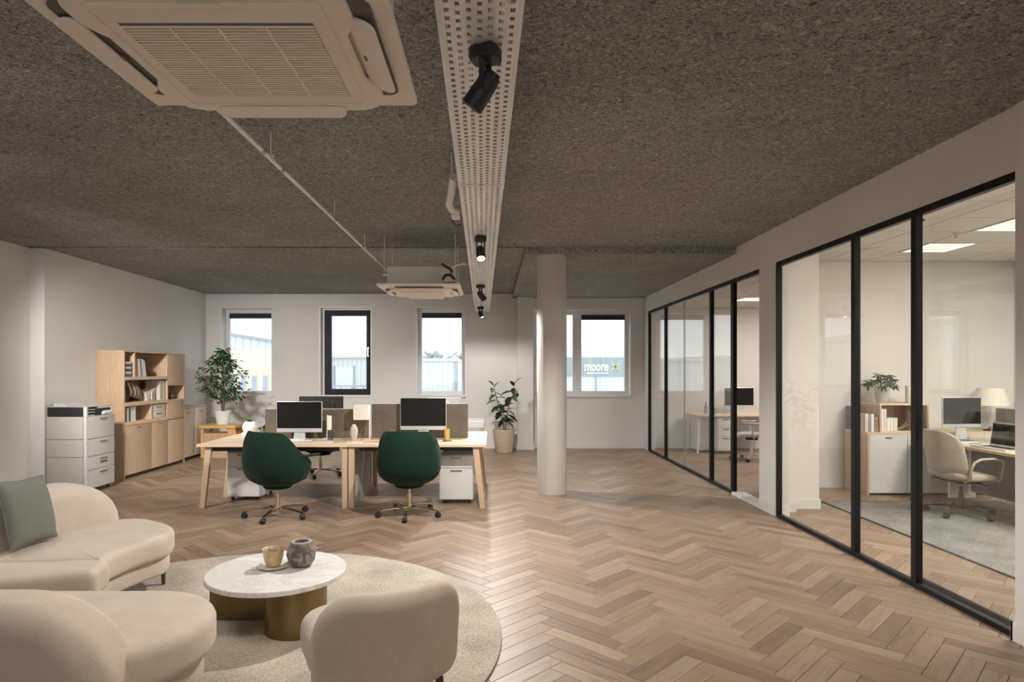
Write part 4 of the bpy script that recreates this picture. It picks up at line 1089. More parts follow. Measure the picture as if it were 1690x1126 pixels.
# ------------------------------------------------------------------ nearer glass office
t = T('office_rug', 'pale grey rug with a dark edge under the taupe chair in the nearer office', 'rug', (4.02, 3.8, .0005))
MB().box(0, 3.05, 0, 3.93, 0, .012).build('pile', M['rug_grey'], t, 0)
MB().box(-.014, 0, 0, 3.93, 0, .013).box(-.014, 3.05, 3.93, 3.944, 0, .013).build('binding', M['rug_edge'], t, 0)
RZ = .0130
def sideboard():
    x0, x1, y0, y1, z1 = 4.815, 6.82, 8.155, 8.69, .808
    t = T('sideboard', 'oak sideboard with white doors along the back wall of the nearer office', 'sideboard', (x0, y0, 0))
    w = x1-x0; d = y1-y0
    MB().box(0, .02, 0, d, .0005, z1-.022).build('side_panel', M['oak'], t, 0); MB().box(w-.02, w, 0, d, .0005, z1-.022).build('side_panel', M['oak'], t, 0)
    MB().box(0, w, -.002, d, z1-.022, z1).build('top', M['oak_h'], t, 0); MB().box(.02, w-.02, .03, d, .04, z1-.022).build('body', M['oak_shaded'], t, 0)
    MB().box(.02, w-.02, .03, .06, .0005, .04).build('plinth', M['black_soft'], t, 0)
    for k in range(4):
        a = .02+k*(w-.04)/4; b = .02+(k+1)*(w-.04)/4
        dr = MB().rbox(a+.003, b-.003, 0, .02, .03, z1-.026, .003, 2).build('door', M['white'], t)
        MB().box((a+b)/2-.04, (a+b)/2+.04, -.010, 0, z1-.075, z1-.062).build('handle', M['handle'], dr, 0)
    # hutch standing on it
    t = T('shelf_box', 'open oak shelf box standing on the sideboard and holding white books', 'shelf', (5.0, 8.20, z1+.0005))
    W, Dp, Hh = .63, .48, .345
    MB().box(0, .022, 0, Dp, 0, Hh).build('side_panel', M['oak'], t, 0); MB().box(W-.022, W, 0, Dp, 0, Hh).build('side_panel', M['oak'], t, 0)
    MB().box(-.30, W, 0, Dp, Hh, Hh+.022).build('top_panel', M['oak_h'], t, 0) if False else MB().box(0, W, 0, Dp, Hh, Hh+.022).build('top_panel', M['oak_h'], t, 0)
    MB().box(.022, W-.022, 0, Dp, 0, .012).build('bottom_panel', M['oak_h'], t, 0); MB().box(.022, W-.022, Dp-.02, Dp, .012, Hh).build('back_panel', M['oak_shaded'], t, 0)
sideboard()
SB = .8085
def vbook(x, y, z, th, h, d, m, label, group):
    t = T('book', label, 'book', (x, y, z), 0, group)
    MB().box(0, .003, 0, d, 0, h).box(th-.003, th, 0, d, 0, h).box(.003, th-.003, 0, .003, 0, h).build('cover', M[m], t, 0)
    MB().box(.003, th-.003, .004, d-.006, .004, h-.005).build('pages', M['paper'], t, 0)
g = 'books in the oak shelf box'
for k, (x, th, h, m, lab) in enumerate(((5.035, .035, .285, 'paper', 'tallest white book at the left end inside the oak shelf box'), (5.074, .028, .285, 'ceramic', 'tall cream book second from the left inside the oak shelf box'), (5.108, .045, .168, 'paper', 'short white book next to the tall ones inside the oak shelf box'), (5.157, .035, .168, 'paper', 'short white book in the middle of the oak shelf box'), (5.196, .05, .168, 'ceramic', 'thick short cream book right of the short white ones in the oak shelf box'), (5.50, .035, .25, 'book_cream', 'pale book at the right side of the oak shelf box'), (5.54, .04, .20, 'book_slate', 'slate book at the far right inside the oak shelf box'))):
    vbook(x, 8.23, SB+.0125, th, h, .2, m, lab, g)
t = T('wire_sculpture', 'small silver wire ornament lying right of the books in the shelf box', 'ornament', (5.36, 8.32, SB+.0125))
MB().tube([(-.07, 0, .006), (.05, 0, .085), (.07, .02, .12)], .008, 6).tube([(-.08, -.02, .007), (-.02, -.02, .03), (.07, -.02, .07)], .007, 6).build('wires', M['chrome'], t); MB().box(-.08, .08, -.03, .04, 0, .01).build('base', M['book_dark'], t, 0)
g = 'books beside the oak shelf box'
t = T('binder', 'upright slate blue binder at the left end of the sideboard', 'binder', (4.825, 8.48, SB))
MB().box(0, .004, 0, .2, 0, .315).box(.05, .054, 0, .2, 0, .315).box(0, .054, 0, .004, 0, .315).build('cover', M['book_slate'], t, 0); MB().box(.004, .05, .004, .19, .004, .31).build('pages', M['paper'], t, 0)
for k, (x, th, h, m, lab) in enumerate(((4.822, .04, .235, 'book_cream', 'cream book nearest the left edge of the sideboard'), (4.866, .03, .225, 'book_grey', 'grey book between cream ones left of the shelf box'), (4.90, .035, .23, 'paper', 'white book left of the brown one on the sideboard'), (4.94, .05, .19, 'book_brown', 'short brown book leaning on the side of the oak shelf box'))):
    vbook(x, 8.22, SB, th, h, .22, m, lab, g)
def office_plant():
    rd = random.Random(9)
    t = T('potted_schefflera', 'leafy green plant in a grey pot on top of the oak shelf box', 'potted plant', (5.16, 8.42, SB+.3675))
    pot(t, .062, .098, .205, M['pot_grey'], .010)
    st = MB(); seats = []
    for k in range(22):
        az = k*2.4; el = .15+1.25*(k % 7)/6; L = rd.uniform(.12, .20)
        p0 = Vector((.02*cos(az), .02*sin(az), .18)); p1 = p0+Vector((cos(az)*cos(el), sin(az)*cos(el), sin(el)+.08))*L
        st.tube([p0, (p0+p1)/2+Vector((0, 0, .02)), p1], [.004, .003, .002], 5)
        for q in range(6):
            seats.append((p1, az+(q-2.5)*.85, rd.uniform(-.6, .5), rd.uniform(.75, 1.1)))
    st.build('stems', M['leaf3'], t, 60)
    leafy(t, seats, .092, .040, M['leaf3'], .30, rd, 60)
office_plant()
t = T('candle', 'thick cream pillar candle on the oak shelf box right of the plant', 'candle', (5.47, 8.33, SB+.3675))
MB().lathe([(0, 0), (.05, 0), (.052, .004), (.052, .225), (.046, .232), (.02, .226), (0, .224)], n=28).build('wax', M['ceramic'], t, 60); MB().cyl((0, 0, .222), (0, 0, .24), .002, n=6).build('wick', M['book_dark'], t)
# desk of the nearer office: its long side faces the aisle
t = T('office_desk', 'oak desk in the nearer glass office with a laptop and a computer', 'desk', (5.33, 6.0, 0))
MB().rbox(0, .85, -.5, 2.03, .712, .747, .005, 2, .03).build('tabletop', M['oak_h'], t)
for (x, y) in ((.40, -.42), (.40, 1.95)): MB().box(x-.02, x+.3, y-.02, y+.02, .0135, .712).build('leg', M['trim'], t, 0)
MB().box(.62, .64, -.3, 1.9, .10, .70).build('modesty_panel', M['modesty'], t, 0)
t = T('screen_panel', 'grey felt desk screen behind the laptop in the nearer office', 'desk screen', (6.02, 6.9, .7475))
MB().rbox(-.016, .016, -.85, .68, 0, .41, .006, 2).build('felt_panel', M['felt_grey'], t); MB().box(-.018, .018, .67, .684, 0, .41).build('edge', M['modesty'], t, 0)
computer('silver desktop computer on the far end of the oak desk in the nearer office', (5.80, 7.86, .7475), radians(4), .49, .322, .195, 'alu', 'computers in the glass offices', chin=.04)
def laptop():
    t = T('laptop', 'open silver laptop on the oak desk against the grey felt screen', 'laptop', (5.60, 6.93, .7475), radians(-88))
    MB().rbox(-.24, .24, -.22, .015, 0, .016, .004, 2, .012).build('base', M['alu'], t)
    mb = MB()
    for i in range(14):
        for j in range(5): mb.box(-.2+i*.0286+.003, -.2+i*.0286+.0265, -.12+j*.021+.002, -.12+j*.021+.0185, .0165, .018)
    k = mb.build('keys', M['black_soft'], t, 0); k['kind'] = 'stuff'
    R = Matrix.Translation((0, .018, .012)) @ Matrix.Rotation(radians(-8), 4, 'X')
    MB().rbox(-.24, .24, -.004, .006, 0, .27, .003, 2, .012).map(lambda x, y, z: R @ Vector((x, y, z))).build('lid', M['alu'], t)
    MB().box(-.225, .225, -.006, -.0035, .022, .252).map(lambda x, y, z: R @ Vector((x, y, z))).build('screen', M['screen'], t, 0)
laptop()
t = T('notebook', 'slate blue notebook under the far computer on the oak desk', 'notebook', (5.62, 7.62, .7475), .1)
MB().box(-.14, .14, -.09, .09, 0, .018).build('pages', M['paper'], t, 0); MB().box(-.142, .142, -.092, .092, .018, .022).build('cover', M['book_slate'], t, 0)
t = T('papers', 'loose white papers with a pen near the laptop on the oak desk', 'papers', (5.60, 7.32, .7475), -.2)
MB().box(-.15, .12, -.1, .1, 0, .003).build('sheet', M['paper'], t, 0); MB().box(-.08, .18, -.04, .14, .003, .005).build('sheet', M['paper'], t, 0); MB().cyl((-.1, .0, .010), (.04, .03, .010), .004, n=6).build('pen', M['handle'], t)
t = T('table_lamp', 'cream shaded table lamp behind the felt screen in the nearer office', 'lamp', (6.58, 8.40, SB))
MB().lathe([(0, 0), (.08, 0), (.08, .015), (.02, .03), (.014, .05)]).build('base', M['bronze'], t); MB().cyl((0, 0, .03), (0, 0, .34), .007).build('stem', M['alu'], t)
MB().lathe([(.21, .335), (.145, .565), (.141, .565), (.205, .335)], n=36).build('shade', M['shade'], t, 50)
def shell_chair():
    t = T('office_chair', 'taupe upholstered swivel chair with looped arms on the grey office rug', 'chair', (5.16, 7.0, RZ-.0005), radians(-84))
    # chair looks along local +y; back at -y
    o = dense(rrect(-.265, .265, .40, .945, (.10, .17, .17, .10), 8), .06)
    mb = MB().slab(o, 0, .045, .021, 4, .004, 8)
    def f(u, z, v):
        lean = .20*max(0, z-.42)
        low = .16*max(0, .52-z)/.12 * (.52-z > 0)
        return (u*(1-.10*max(0, z-.6)), -.235 - lean + .26*(u/.27)**2*.5 - v + low*.5, z)
    mb.map(f).build('backrest', M['chair_beige'], t, 60)
    o = dense(rrect(-.255, .255, -.25, .285, (.12, .14, .14, .12), 8), .06)
    mb = MB().slab(o, .40, .475, .034, 4, .010, 6); mb.v = [(x, y, z-.04*max(0, (y-.1)/.2)**2+.03*max(0, (-y-.1)/.15)) for x, y, z in mb.v]
    mb.build('seat', M['chair_beige'], t, 60)
    for s in (-1, 1):
        MB().tube([(s*.20, -.14, .395), (s*.265, -.13, .43), (s*.295, -.16, .52), (s*.30, -.12, .615), (s*.30, -.04, .65), (s*.30, .10, .655), (s*.295, .215, .63), (s*.285, .235, .58), (s*.265, .225, .44), (s*.235, .215, .405)], .014, 8).build('armrest', M['chair_beige'], t, 60)
    MB().rbox(-.14, .14, -.14, .14, .365, .405, .015, 3).build('seat_pan', M['bronze'], t)
    MB().tube([(.10, .02, .38), (.24, .03, .375), (.30, .04, .368)], .007, 6).tube([(-.10, -.04, .38), (-.26, -.05, .37), (-.34, -.06, .362)], .007, 6).build('lever', M['black_soft'], t)
    star_base(t, M['bronze'], .31, .34, .12)
shell_chair()

# ------------------------------------------------------------------ farther glass office
t = T('office_desk', 'pale desk with a drawer unit in the farther glass office', 'desk', (3.93, 12.2, 0))
MB().rbox(0, 1.5, 0, .78, .715, .75, .005, 2).build('tabletop', M['oak_h'], t)
for (x, y) in ((.06, .06), (.06, .72), (1.44, .72)):
    MB().add([(x-.045, y-.018, .0005), (x-.015, y-.018, .0005), (x-.015, y+.018, .0005), (x-.045, y+.018, .0005), (x-.02, y-.02, .715), (x+.02, y-.02, .715), (x+.02, y+.02, .715), (x-.02, y+.02, .715)], [(0,3,2,1),(4,5,6,7),(0,1,5,4),(1,2,6,5),(2,3,7,6),(3,0,4,7)]).build('leg', M['trim'], t, 0)
MB().box(.12, .40, .32, .75, .03, .70).build('side_cupboard', M['white'], t, 0)
pedestal('white three drawer unit under the desk in the farther office', 4.335, 4.655, 12.22, 12.75, .695, [.33, .51], 'drawer units in the farther office')
MB_ = MB().box(4.70, 5.35, 12.70, 12.72, .25, .70).build('modesty_panel', M['white'], None, 0); MB_.parent = t; MB_.location = (-3.93, -12.2, 0)
computer('silver desktop computer on the desk in the farther office', (4.90, 12.62, .7505), 0, .57, .34, .165, 'alu', 'computers in the glass offices')
t = T('bottle', 'grey bottle on the left part of the farther office desk', 'bottle', (4.22, 12.55, .7505))
MB().lathe([(0, 0), (.035, 0), (.036, .13), (.015, .18), (.014, .21), (0, .21)], n=18).build('body', M['book_grey'], t, 50); MB().cyl((0, 0, .21), (0, 0, .225), .017).build('cap', M['book_dark'], t)
t = T('mug', 'grey mug beside the bottle on the farther office desk', 'mug', (4.36, 12.5, .7505))
MB().lathe([(0, 0), (.045, 0), (.048, .11), (.044, .11), (.04, .01), (0, .01)], n=20).build('body', M['steel'], t, 50); MB().tube([(.045, 0, .09), (.08, 0, .085), (.08, 0, .04), (.044, 0, .03)], .006, 6).build('handle', M['steel'], t)
def mesh_chair():
    t = T('task_chair', 'light grey mesh task chair seen through the doorway of the farther office', 'chair', (4.65, 11.4, 0), radians(72))
    o = dense(rrect(-.24, .24, -.22, .28, (.08, .12, .12, .08), 6), .07)
    mb = MB().slab(o, .42, .49, .03, 4, .008, 6); mb.v = [(x, y, z-.05*max(0, (y-.12)/.16)**2) for x, y, z in mb.v]; mb.build('seat', M['chair_grey'], t, 60)
    o = dense(rrect(-.225, .225, .52, 1.02, (.08, .10, .10, .08), 6), .06); fz = lambda u, z, v: (u*(1-.1*(z-.5)), -.25-.26*(z-.5)+.10*(u/.22)**2-v, z)
    MB().slab(o, 0, .03, .014, 3, 0, 6).map(fz).build('backrest', M['chair_grey'], t, 60)
    MB().tube([fz(0, .98, .05), fz(0, .75, .07), fz(0, .55, .06), (0, -.14, .42), (0, 0, .39)], .022, 8).build('spine', M['alu'], t, 60)
    for s in (-1, 1):
        MB().tube([(s*.12, -.02, .40), (s*.27, -.02, .41), (s*.30, .0, .50), (s*.29, .02, .655)], .016, 8).build('arm_post', M['alu'], t, 60)
        MB().rbox(s*.285-.045, s*.285+.045, -.12, .16, .655, .685, .012, 3, .035).build('arm_pad', M['chair_grey'], t)
    MB().rbox(-.10, .10, -.10, .10, .365, .425, .012, 3).build('mechanism', M['black_soft'], t)
    star_base(t, M['alu'], .33, .37, .4)
mesh_chair()

# ------------------------------------------------------------------ under the ceiling: cassettes, tray, lamps, conduit
def cassette(label, loc, detail=True):
    t = T('ceiling_cassette', label, 'air conditioner', loc, 0, 'ceiling cassette air conditioners')
    w = .475; m = M['cassette']
    # fascia with an opening under the raised middle
    fo = rrect(-w, w, -w, w, .02, 4)
    MB().slab(fo, .012, .040, .008, 2).build('fascia', m, t)
    # dark slots on the four sides, with a flap each; the middle sits a little towards the far side
    OY = .085
    for k, tilt in enumerate((.30, .10, .22, .34)):
        R = Matrix.Translation((0, OY, 0)) @ Matrix.Rotation(k*pi/2, 4, 'Z')
        if k == 2: R = Matrix.Translation((0, OY*.2, 0)) @ Matrix.Rotation(k*pi/2, 4, 'Z')
        if k == 0: R = Matrix.Translation((0, 0, 0))
        sh = (.030, 0, .0, 0)[k]
        fn = lambda x, y, z, R=R: R @ Vector((x, y, z))
        MB().slab(rrect(-.28, .28, .345+sh, .425+sh, .035, 6), .004, .013, .003, 2).map(fn).build('outlet_slot', M['cassette_dark'], t)
        hw, y0, y1 = (.225, .372+sh, .435+sh) if k != 3 else (.215, .345, .425)
        mb = MB().slab(rrect(-hw, hw, y0, y1, .03 if k != 3 else .037, 8), -.012, .000, .005, 3)
        mb.v = [(x, y, z - tilt*(y-.385)) for x, y, z in mb.v]
        mb.map(fn).build('flap', m, t)
        MB().box(-.015, .015, .36, .375, -.006, .012).map(fn).build('flap_hinge', M['cassette_dark'], t, 0)
    # raised centre panel: straight sides, concave corners
    o = []
    h = .372; c = .11
    for q in range(4):
        a0 = q*pi/2
        for s in range(9):
            u = -1+2*s/8
            x, y = h-.022*(1-u*u)*0 - (.035*(abs(u) < .74)), u*(h-c)
            o.append((x*cos(a0)-y*sin(a0), x*sin(a0)+y*cos(a0)+OY))
        for s in range(1, 6):
            b = s/6*pi/2; x, y = (h-c)+c*cos(b), (h-c)+c*sin(b)
            o.append((x*cos(a0)-y*sin(a0), x*sin(a0)+y*cos(a0)+OY))
    MB().slab(o, -.014, .012, .010, 3).build('centre_panel', m, t, 50)
    # grille frame, dark backing, slats
    g = .280; GO = (lambda x, y, z: (x, y+OY, z))
    fr = MB(); ow = rrect(-g-.028, g+.028, -g-.028, g+.028, .03, 5); iw = rrect(-g-.02, g+.02, -g-.02, g+.02, .024, 5); n = len(ow)
    fr.add([(x, y, -.014) for x, y in ow]+[(x, y, -.018) for x, y in ow]+[(x, y, -.018) for x, y in iw]+[(x, y, -.0138) for x, y in iw],
           [(k, (k+1) % n, n+(k+1) % n, n+k) for k in range(n)]+[(n+k, n+(k+1) % n, 2*n+(k+1) % n, 2*n+k) for k in range(n)]+[(2*n+k, 2*n+(k+1) % n, 3*n+(k+1) % n, 3*n+k) for k in range(n)])
    fr.map(GO).build('grille_frame', m, t, 0)
    MB().box(-.262, .262, -.212, .242, -.0152, -.0142).map(GO).build('grille_recess', M['cassette_dark'], t, 0)
    sl = MB(); k = 30
    for i in range(k):
        y = -.205+.44*(i+.5)/k+OY; sl.box(-.262, .262, y-.0047, y+.0047, -.0185, -.0154)
    o = sl.build('grille_slats', m, t, 0); o['kind'] = 'stuff'
    for x in (-.131, 0, .131): MB().box(x-.004, x+.004, -.205, .235, -.0192, -.0186).map(GO).build('grille_rib', m, t, 0)
    MB().slab(rrect(-.055, .055, -.315, -.30, .005, 2), -.0165, -.013, .001, 1).map(GO).build('nameplate', M['ceramic'], t)
    # housing above and four hanger rods
    MB().rbox(-.37, .37, -.36, .36, .04, .25, .006, 2).build('housing', M['cassette_body'], t)
    MB().box(-.372, .372, -.362, .362, .04, .052).build('housing_rim', M['cassette_dark'], t, 0)
    top = (H if loc[1] < 8 else H) - loc[2]
    for (x, y) in ((-.41, -.30), (.41, -.30), (-.41, .30), (.41, .30)):
        MB().cyl((x, y, .16), (x, y, top-.002), .005, n=8).box(x-.012-(.03 if x > 0 else 0), x+.012+(.03 if x < 0 else 0), y-.02, y+.02, .15, .165).build('hanger_rod', M['galv'], t)
    return t
cassette('large ceiling cassette air conditioner hanging over the lounge corner', (-.745, 1.84, 2.55))
tc = cassette('smaller looking ceiling cassette air conditioner hanging near the back windows', (-.835, 7.66, 2.55))
# valve box with refrigerant pipes on the far cassette
t = T('valve_box', 'small valve box with black insulated pipes on the far cassette', 'valve box', (-.50, 7.28, 2.6105))
MB().box(-.07, .09, -.06, .015, 0, .16).build('box', M['cassette_body'], t, 0)
MB().tube([(-.06, -.065, .02), (-.03, -.075, .07), (.03, -.075, .075), (.08, -.065, .02)], .018, 8).build('hose', M['black_soft'], t, 60)
MB().tube([(-.07, -.07, .20), (-.02, -.08, .165), (.03, -.075, .14), (.05, -.07, .10)], .014, 8).build('hose', M['black_soft'], t, 60)
MB().tube([(.03, -.05, .155), (.10, -.05, .19), (.16, -.03, .205), (.21, -.02, .207)], .011, 8).build('pipe', M['pot_white'], t, 60)

# perforated cable tray
TX0, TY0, TX1, TY1, TZ, TW = -.030, 1.35, -.195, 12.75, 2.78, .285
def tray():
    L = math.hypot(TX1-TX0, TY1-TY0); ang = atan2(-(TX1-TX0), (TY1-TY0))
    t = T('cable_tray', 'long perforated galvanised cable tray running under the ceiling', 'cable tray', (TX0, TY0, TZ), ang)
    cuts = [0, 2.69, 5.75, 8.7, L]
    rows = 7; pit = .0365; hw = .0085; hl = .0125; step = .05
    for a, b in zip(cuts, cuts[1:]):
        mb = MB(); a0 = a+.004; b0 = b-.004
        n = int((b0-a0)/step); st = (b0-a0)/n
        xs = [-TW/2]+[(r-3)*pit-pit/2 for r in range(rows)]+[3.5*pit, TW/2]
        mb.add([(-TW/2, a0, 0), (-3.5*pit, a0, 0), (-3.5*pit, b0, 0), (-TW/2, b0, 0)], [(0, 1, 2, 3)])
        mb.add([(TW/2, a0, 0), (3.5*pit, a0, 0), (3.5*pit, b0, 0), (TW/2, b0, 0)], [(0, 1, 2, 3)])
        for r in range(rows):
            cx = (r-3)*pit; sh = (r % 2)*.5
            x0, x1 = cx-pit/2, cx+pit/2
            for i in range(n):
                y0, y1 = a0+i*st, a0+(i+1)*st; cy = (y0+y1)/2 + (.010 if r % 2 else -.006)
                v = [(x0, y0, 0), (x1, y0, 0), (x1, y1, 0), (x0, y1, 0), (cx-hw, cy-hl, 0), (cx+hw, cy-hl, 0), (cx+hw, cy+hl, 0), (cx-hw, cy+hl, 0),
                     (cx-hw, cy-hl, .004), (cx+hw, cy-hl, .004), (cx+hw, cy+hl, .004), (cx-hw, cy+hl, .004)]
                mb.add(v, [(0, 1, 5, 4), (1, 2, 6, 5), (2, 3, 7, 6), (3, 0, 4, 7), (4, 5, 9, 8), (5, 6, 10, 9), (6, 7, 11, 10), (7, 4, 8, 11)])
        o = mb.build('tray_floor', M['galv'], t, 0)
        # sides
        MB().box(-TW/2-.002, -TW/2, a0, b0, -.001, .06).box(TW/2, TW/2+.002, a0, b0, -.001, .06).box(-TW/2-.002, -TW/2+.014, a0, b0, .06, .062).box(TW/2-.014, TW/2+.002, a0, b0, .06, .062).build('side_flange', M['galv'], t, 0)
        if b < L: MB().box(-TW/2-.004, TW/2+.004, b-.006, b+.006, -.004, -.0005).box(-TW/2-.005, -TW/2-.002, b-.1, b+.1, .005, .055).box(TW/2+.002, TW/2+.005, b-.1, b+.1, .005, .055).build('joint_plate', M['galv'], t, 0)
    for y in (1.2, 4.2, 6.9, 10.2):
        top = H-TZ-.002 - (.035 if y > 6.9 else 0)
        for s in (-1, 1): MB().cyl((s*(TW/2-.03), y, .06), (s*(TW/2-.03), y, top), .004, n=8).build('threaded_rod', M['galv'], t)
        MB().box(-TW/2+.01, TW/2-.01, y-.015, y+.015, .063, .072).build('hanger_bar', M['galv'], t, 0)
    # cables lying in it
    for k, x in enumerate((-.08, -.03, .045, .09)):
        MB().tube([(x+.015*sin(i*1.3+k), .2+i*(L-.4)/24, .012+.004*sin(i*2.1+k)) for i in range(25)], .009, 6).build('cable', M['paper'] if k % 2 else M['alu'], t, 60)
    return ang
tang = tray()
def tray_x(y): return TX0+(TX1-TX0)*(y-TY0)/(TY1-TY0)
# track heads hanging from the tray
def track_head(label, y, dx, yaw, pitch, lit=None, drop=.12):
    x = tray_x(y)+dx
    t = T('track_spot', label, 'spotlight', (x, y, TZ-.002), yaw, 'black spotlights on the cable tray')
    MB().rbox(-.050, .050, -.055, .055, -.045, 0, .008, 3, .03).build('mount', M['black_soft'], t)
    MB().box(-.040, -.030, -.010, .010, -.16, -.04).box(.030, .040, -.010, .010, -.16, -.04).box(-.04, .04, -.01, .01, -.05, -.04).build('bracket', M['black_soft'], t, 0)
    R = Matrix.Translation((0, 0, -.135)) @ Matrix.Rotation(pitch, 4, 'X')
    f = lambda a, b, c: R @ Vector((a, b, c))
    hd = MB().lathe([(0, .055), (.024, .055), (.030, .045), (.038, .02), (.042, -.075), (.040, -.09), (.034, -.085), (.034, -.06), (0, -.058)], n=24).map(f).build('head', M['black_soft'], t, 45)
    MB().lathe([(.033, -.066), (.018, -.078), (0, -.082)], n=18).map(f).build('bulb', M['bulb'] if lit == 'warm' else M['bulb_white'], t, 60)
    MB().tube([(.0, .0, -.042), (.012, .01, -.075), (.004, .012, -.10)], .004, 6).build('lead', M['black_soft'], t)
    return Matrix.Translation((x, y, TZ-.002)) @ Matrix.Rotation(yaw, 4, 'Z') @ R
def lamp(mat, power, color, ang=175, radius=.03):
    p = mat @ Vector((0, 0, -.12)); p.z -= .06
    return spot('spot_lamp', p, p + Vector((0, 0, -1)), power, color, ang, None, radius, .42)
m1 = track_head('black track spotlight nearest the camera, tilted to the left', 2.33, .02, radians(70), radians(38))
m2 = track_head('black track spotlight with a glowing warm bulb, second along the tray', 5.58, -.01, radians(8), radians(-34), 'warm')
m3 = track_head('black track spotlight third along the tray, beside the far cassette', 8.73, -.02, radians(-60), radians(40))
m4 = track_head('black track spotlight at the far end of the cable tray', 11.7, -.03, radians(40), radians(-35))
lamp(m1, 75, WARM); lamp(m2, 280, SOFT, 164); lamp(m3, 210, SOFT, 168); lamp(m4, 72, SOFT, 168)
# conduit along the ceiling to the far cassette
t = T('conduit', 'thin grey conduit running from the near cassette to the far one', 'conduit', (-1.46, 0, 3.0))
seg = [1.2, 4.05, 4.42, 5.9, 7.15, 8.05]
for a, b in zip(seg, seg[1:]):
    MB().cyl((0, a+.004, 0), (0, b-.004, 0), .0155, n=12).build('pipe', M['galv'], t)
    MB().cyl((0, b-.02, 0), (0, b+.02, 0), .020, n=12).build('coupling', M['steel'], t)
for y in (1.6, 4.2, 5.9, 7.3): MB().cyl((0, y, .015), (0, y, H-3.002), .004, n=8).box(-.02, .02, y-.012, y+.012, .014, .020).build('clip', M['galv'], t)
MB().tube([(0, 8.05, 0), (.03, 8.1, -.02), (.12, 8.08, -.12), (.20, 8.02, -.22)], .012, 8).build('elbow', M['galv'], t, 60)
# pale elbow duct left of the tray
t = T('duct_elbow', 'pale bent duct with a small clear junction box left of the cable tray', 'duct', (-.272, 4.58, 2.86))
MB().tube([(.01, -.25, .06), (-.015, -.05, .02), (-.045, .12, -.03), (-.03, .22, -.045), (.012, .27, -.04)], .028, 12).build('duct', M['pot_white'], t, 60)
MB().box(-.045, .02, .32, .48, -.06, .0).build('junction_box', M['ceramic'], t, 0)
MB().tube([(-.045, .45, -.03), (-.05, .56, -.055), (-.02, .62, -.075), (.02, .64, -.06)], .004, 6).build('cable', M['black_soft'], t, 60)
MB().cyl((-.02, .02, .04), (-.02, .02, H-2.862), .005, n=8).build('hanger', M['galv'], t)

# ------------------------------------------------------------------ outside the windows
ST('ground_outside', MB().box(-60, 60, 14.5, 140, -3.1, -3.0), M['asphalt'], smooth=0)
def building1():
    t = T('sandstone_building', 'long pale sandstone building with grey cladding, outside the leftmost window', 'building', (-15.3, 30, -3))
    MB().box(-9, 5, 0, 8, 0, 5.6).build('wall', M['sand_wall'], t, 0)
    vs = []
    for x, z in ((-9, 8.2), (5, 5.95)): vs += [(x, .06, 5.6), (x, 8, 5.6), (x, 8, z), (x, .06, z)]
    MB().add(vs, [(0, 1, 2, 3), (4, 7, 6, 5), (0, 3, 7, 4), (1, 5, 6, 2), (3, 2, 6, 7), (0, 4, 5, 1)]).build('cladding', M['cladding'], t, 0)
    mb = MB(); x = -8.8
    while x < 4.9:
        zt = 8.2-2.25*(x+9)/14; mb.box(x, x+.10, 0, .06, 5.62, zt-.05); x += .36
    o = mb.build('cladding_ribs', M['sign_base'], t, 0); o['kind'] = 'stuff'
    vs = []
    for x, z in ((-9.1, 8.22), (5.1, 5.93)): vs += [(x, -.1, z), (x, 8, z), (x, 8, z+.09), (x, -.1, z+.09)]
    MB().add(vs, [(0, 1, 2, 3), (4, 7, 6, 5), (0, 3, 7, 4), (1, 5, 6, 2), (3, 2, 6, 7), (0, 4, 5, 1)]).build('roof_edge', M['shed_dark'], t, 0)
    x = -8.5
    while x < 4.5:
        f = MB().box(x-.02, x+.26, -.03, .02, 3.20, 4.40).build('window', M['trim'], t, 0)
        MB().box(x+.02, x+.22, -.035, -.03, 3.25, 4.35).build('pane', M['far_pane'], f, 0); x += .52
building1()
def shed(label, x0, x1, y, zt, doors):
    t = T('metal_shed', label, 'shed', (x0, y, -3)); w = x1-x0
    MB().box(0, w, .05, 7, 0, zt).build('wall', M['shed'], t, 0)
    mb = MB(); x = .02
    while x < w-.1: mb.box(x, x+.09, 0, .05, 0, zt-.02); x += .24
    o = mb.build('ribs', M['cladding'], t, 0); o['kind'] = 'stuff'
    MB().box(-.15, w+.15, -.12, 7.1, zt, zt+.13).build('roof', M['trim'], t, 0)
    MB().box(w-.02, w+.14, -.02, .10, zt-1.6, zt).build('downpipe', M['shed_dark'], t, 0)
    for (a, b) in doors:
        d = MB().box(a, b, -.03, 0, 0, zt-.45).build('door', M['cladding'], t, 0); MB().box(a-.1, a, -.04, 0, 0, zt-.4).build('door_frame', M['shed_dark'], d, 0); MB().box(b, b+.1, -.04, 0, 0, zt-.4).build('door_frame', M['shed_dark'], d, 0)
shed('pale ribbed metal shed outside the window above the right computer', -4.4, -1.75, 30, 5.05, [])
shed('pale ribbed metal shed outside the black framed window', -9.1, -5.2, 33, 5.25, [(1.0, 1.9)])
t = T('skip', 'low grey container standing in front of the far shed outside the black framed window', 'container', (-6.9, 27, -3))
MB().box(-1.1, 1.0, 0, 1.4, .1, 4.05).build('body', M['shed_dark'], t, 0) if False else MB().box(-1.1, 1.0, 0, 1.4, .1, 3.6).build('body', M['cladding'], t, 0)
MB().box(-1.15, 1.05, -.05, 1.45, 3.6, 3.75).build('rim', M['shed_dark'], t, 0); MB().box(-1.1, 1.0, 0, 1.4, 0, .1).build('base', M['shed_dark'], t, 0)
t = T('railing', 'thin grey railing outside the black framed window', 'railing', (-6.6, 25, -3))
for k in range(9): MB().cyl((-1.6+k*.45, 0, 0), (-1.6+k*.45, 0, 4.0), .03, n=6).build('post', M['shed_dark'], t)
MB().box(-1.65, 2.05, -.03, .03, 3.95, 4.03).build('rail', M['shed_dark'], t, 0)
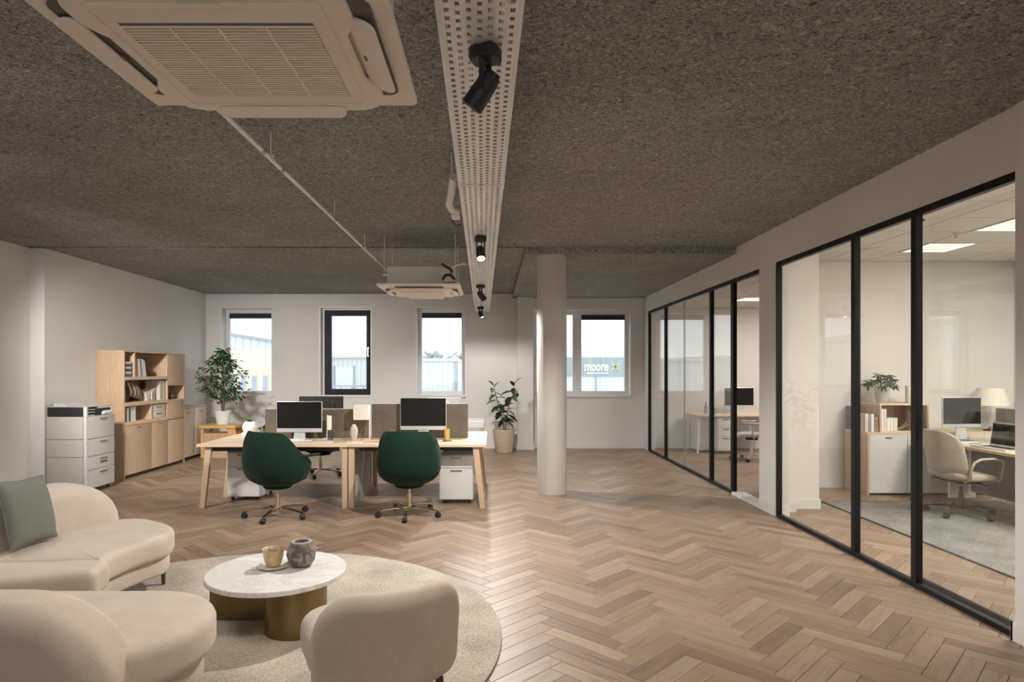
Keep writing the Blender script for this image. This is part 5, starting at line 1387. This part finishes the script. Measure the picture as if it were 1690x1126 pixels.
def sign():
    t = T('hoarding', 'wide slate sign board with white lettering outside the right window', 'sign', (4.6, 24, -3))
    MB().box(-3.4, 3.2, 0, .12, 0, 4.38).build('hoarding_base', M['sign_base'], t, 0)
    MB().box(-2.0, 3.0, -.05, 0, 4.38, 5.10).build('board', M['sign_board'], t, 0)
    MB().box(-3.4, 3.2, .0, .16, 5.10, 5.55).build('upper_band', M['cladding'], t, 0)
    c = bpy.data.curves.new('lettering', 'FONT'); c.body = 'moore'; c.size = .50; c.extrude = .012; c.offset = .012; c.align_x = 'LEFT'
    o = bpy.data.objects.new('lettering', c); COL.objects.link(o); o.parent = t; o.location = (-1.13, -.065, 4.60); o.rotation_euler = (pi/2, 0, 0); o.scale = (.92, 1, 1); c.materials.append(M['sign_white'])
    MB().box(-1.05, -.22, -.062, -.05, 4.49, 4.525).build('underline', M['sign_white'], t, 0)
    dg = bpy.context.evaluated_depsgraph_get(); me = bpy.data.meshes.new_from_object(o.evaluated_get(dg)); bpy.data.objects.remove(o)
    o = bpy.data.objects.new('lettering', me); COL.objects.link(o); o.parent = t; o.location = (-1.13, -.065, 4.60); o.rotation_euler = (pi/2, 0, 0); o.scale = (.66, 1, 1)
    em = MB()
    for a in (-.9, .9):
        R = Matrix.Translation((.05, -.058, 4.75)) @ Matrix.Rotation(a, 4, 'Y'); em.box(-.03, .03, -.008, .008, -.22, .22, R)
    em.build('emblem', M['sign_gold'], t, 0)
    MB().cyl((-.72, -.2, 0), (-.72, -.2, 4.38), .035, n=8).build('post', M['shed_dark'], t)
    for x in (-1.0, 1.55): MB().cyl((x, .3, 4.3), (x, .3, 7.6), .03, n=8).box(x-.25, x+.25, .27, .33, 6.0, 6.05).build('mast', M['cladding'], t)
sign()
def far_tree(x, y, label, h):
    rd = random.Random(int(x*10)); t = T('far_tree', label, 'tree', (x, y, -3), 0, 'hazy trees beyond the shed')
    MB().cyl((0, 0, 0), (0, 0, h*.7), .15, .08, n=8).build('trunk', M['far_tree'], t)
    mb = MB()
    for k in range(160):
        p = Vector((rd.gauss(0, .42), rd.gauss(0, .42), h*.85+rd.gauss(0, .35))); vs, fs = leaf_mb(.6, .4, .1); X = xf(rd.uniform(0, 6.3), rd.uniform(-1, 1), 0, p); mb.add([X @ Vector(v) for v in vs], fs)
    o = mb.build('foliage', M['far_tree'], t, 0); o['kind'] = 'stuff'
far_tree(-4.5, 46, 'hazy tree behind the shed roof, left of two outside the third window', 5.9)
far_tree(-2.2, 44, 'hazy tree behind the shed roof, right of two outside the third window', 6.0)
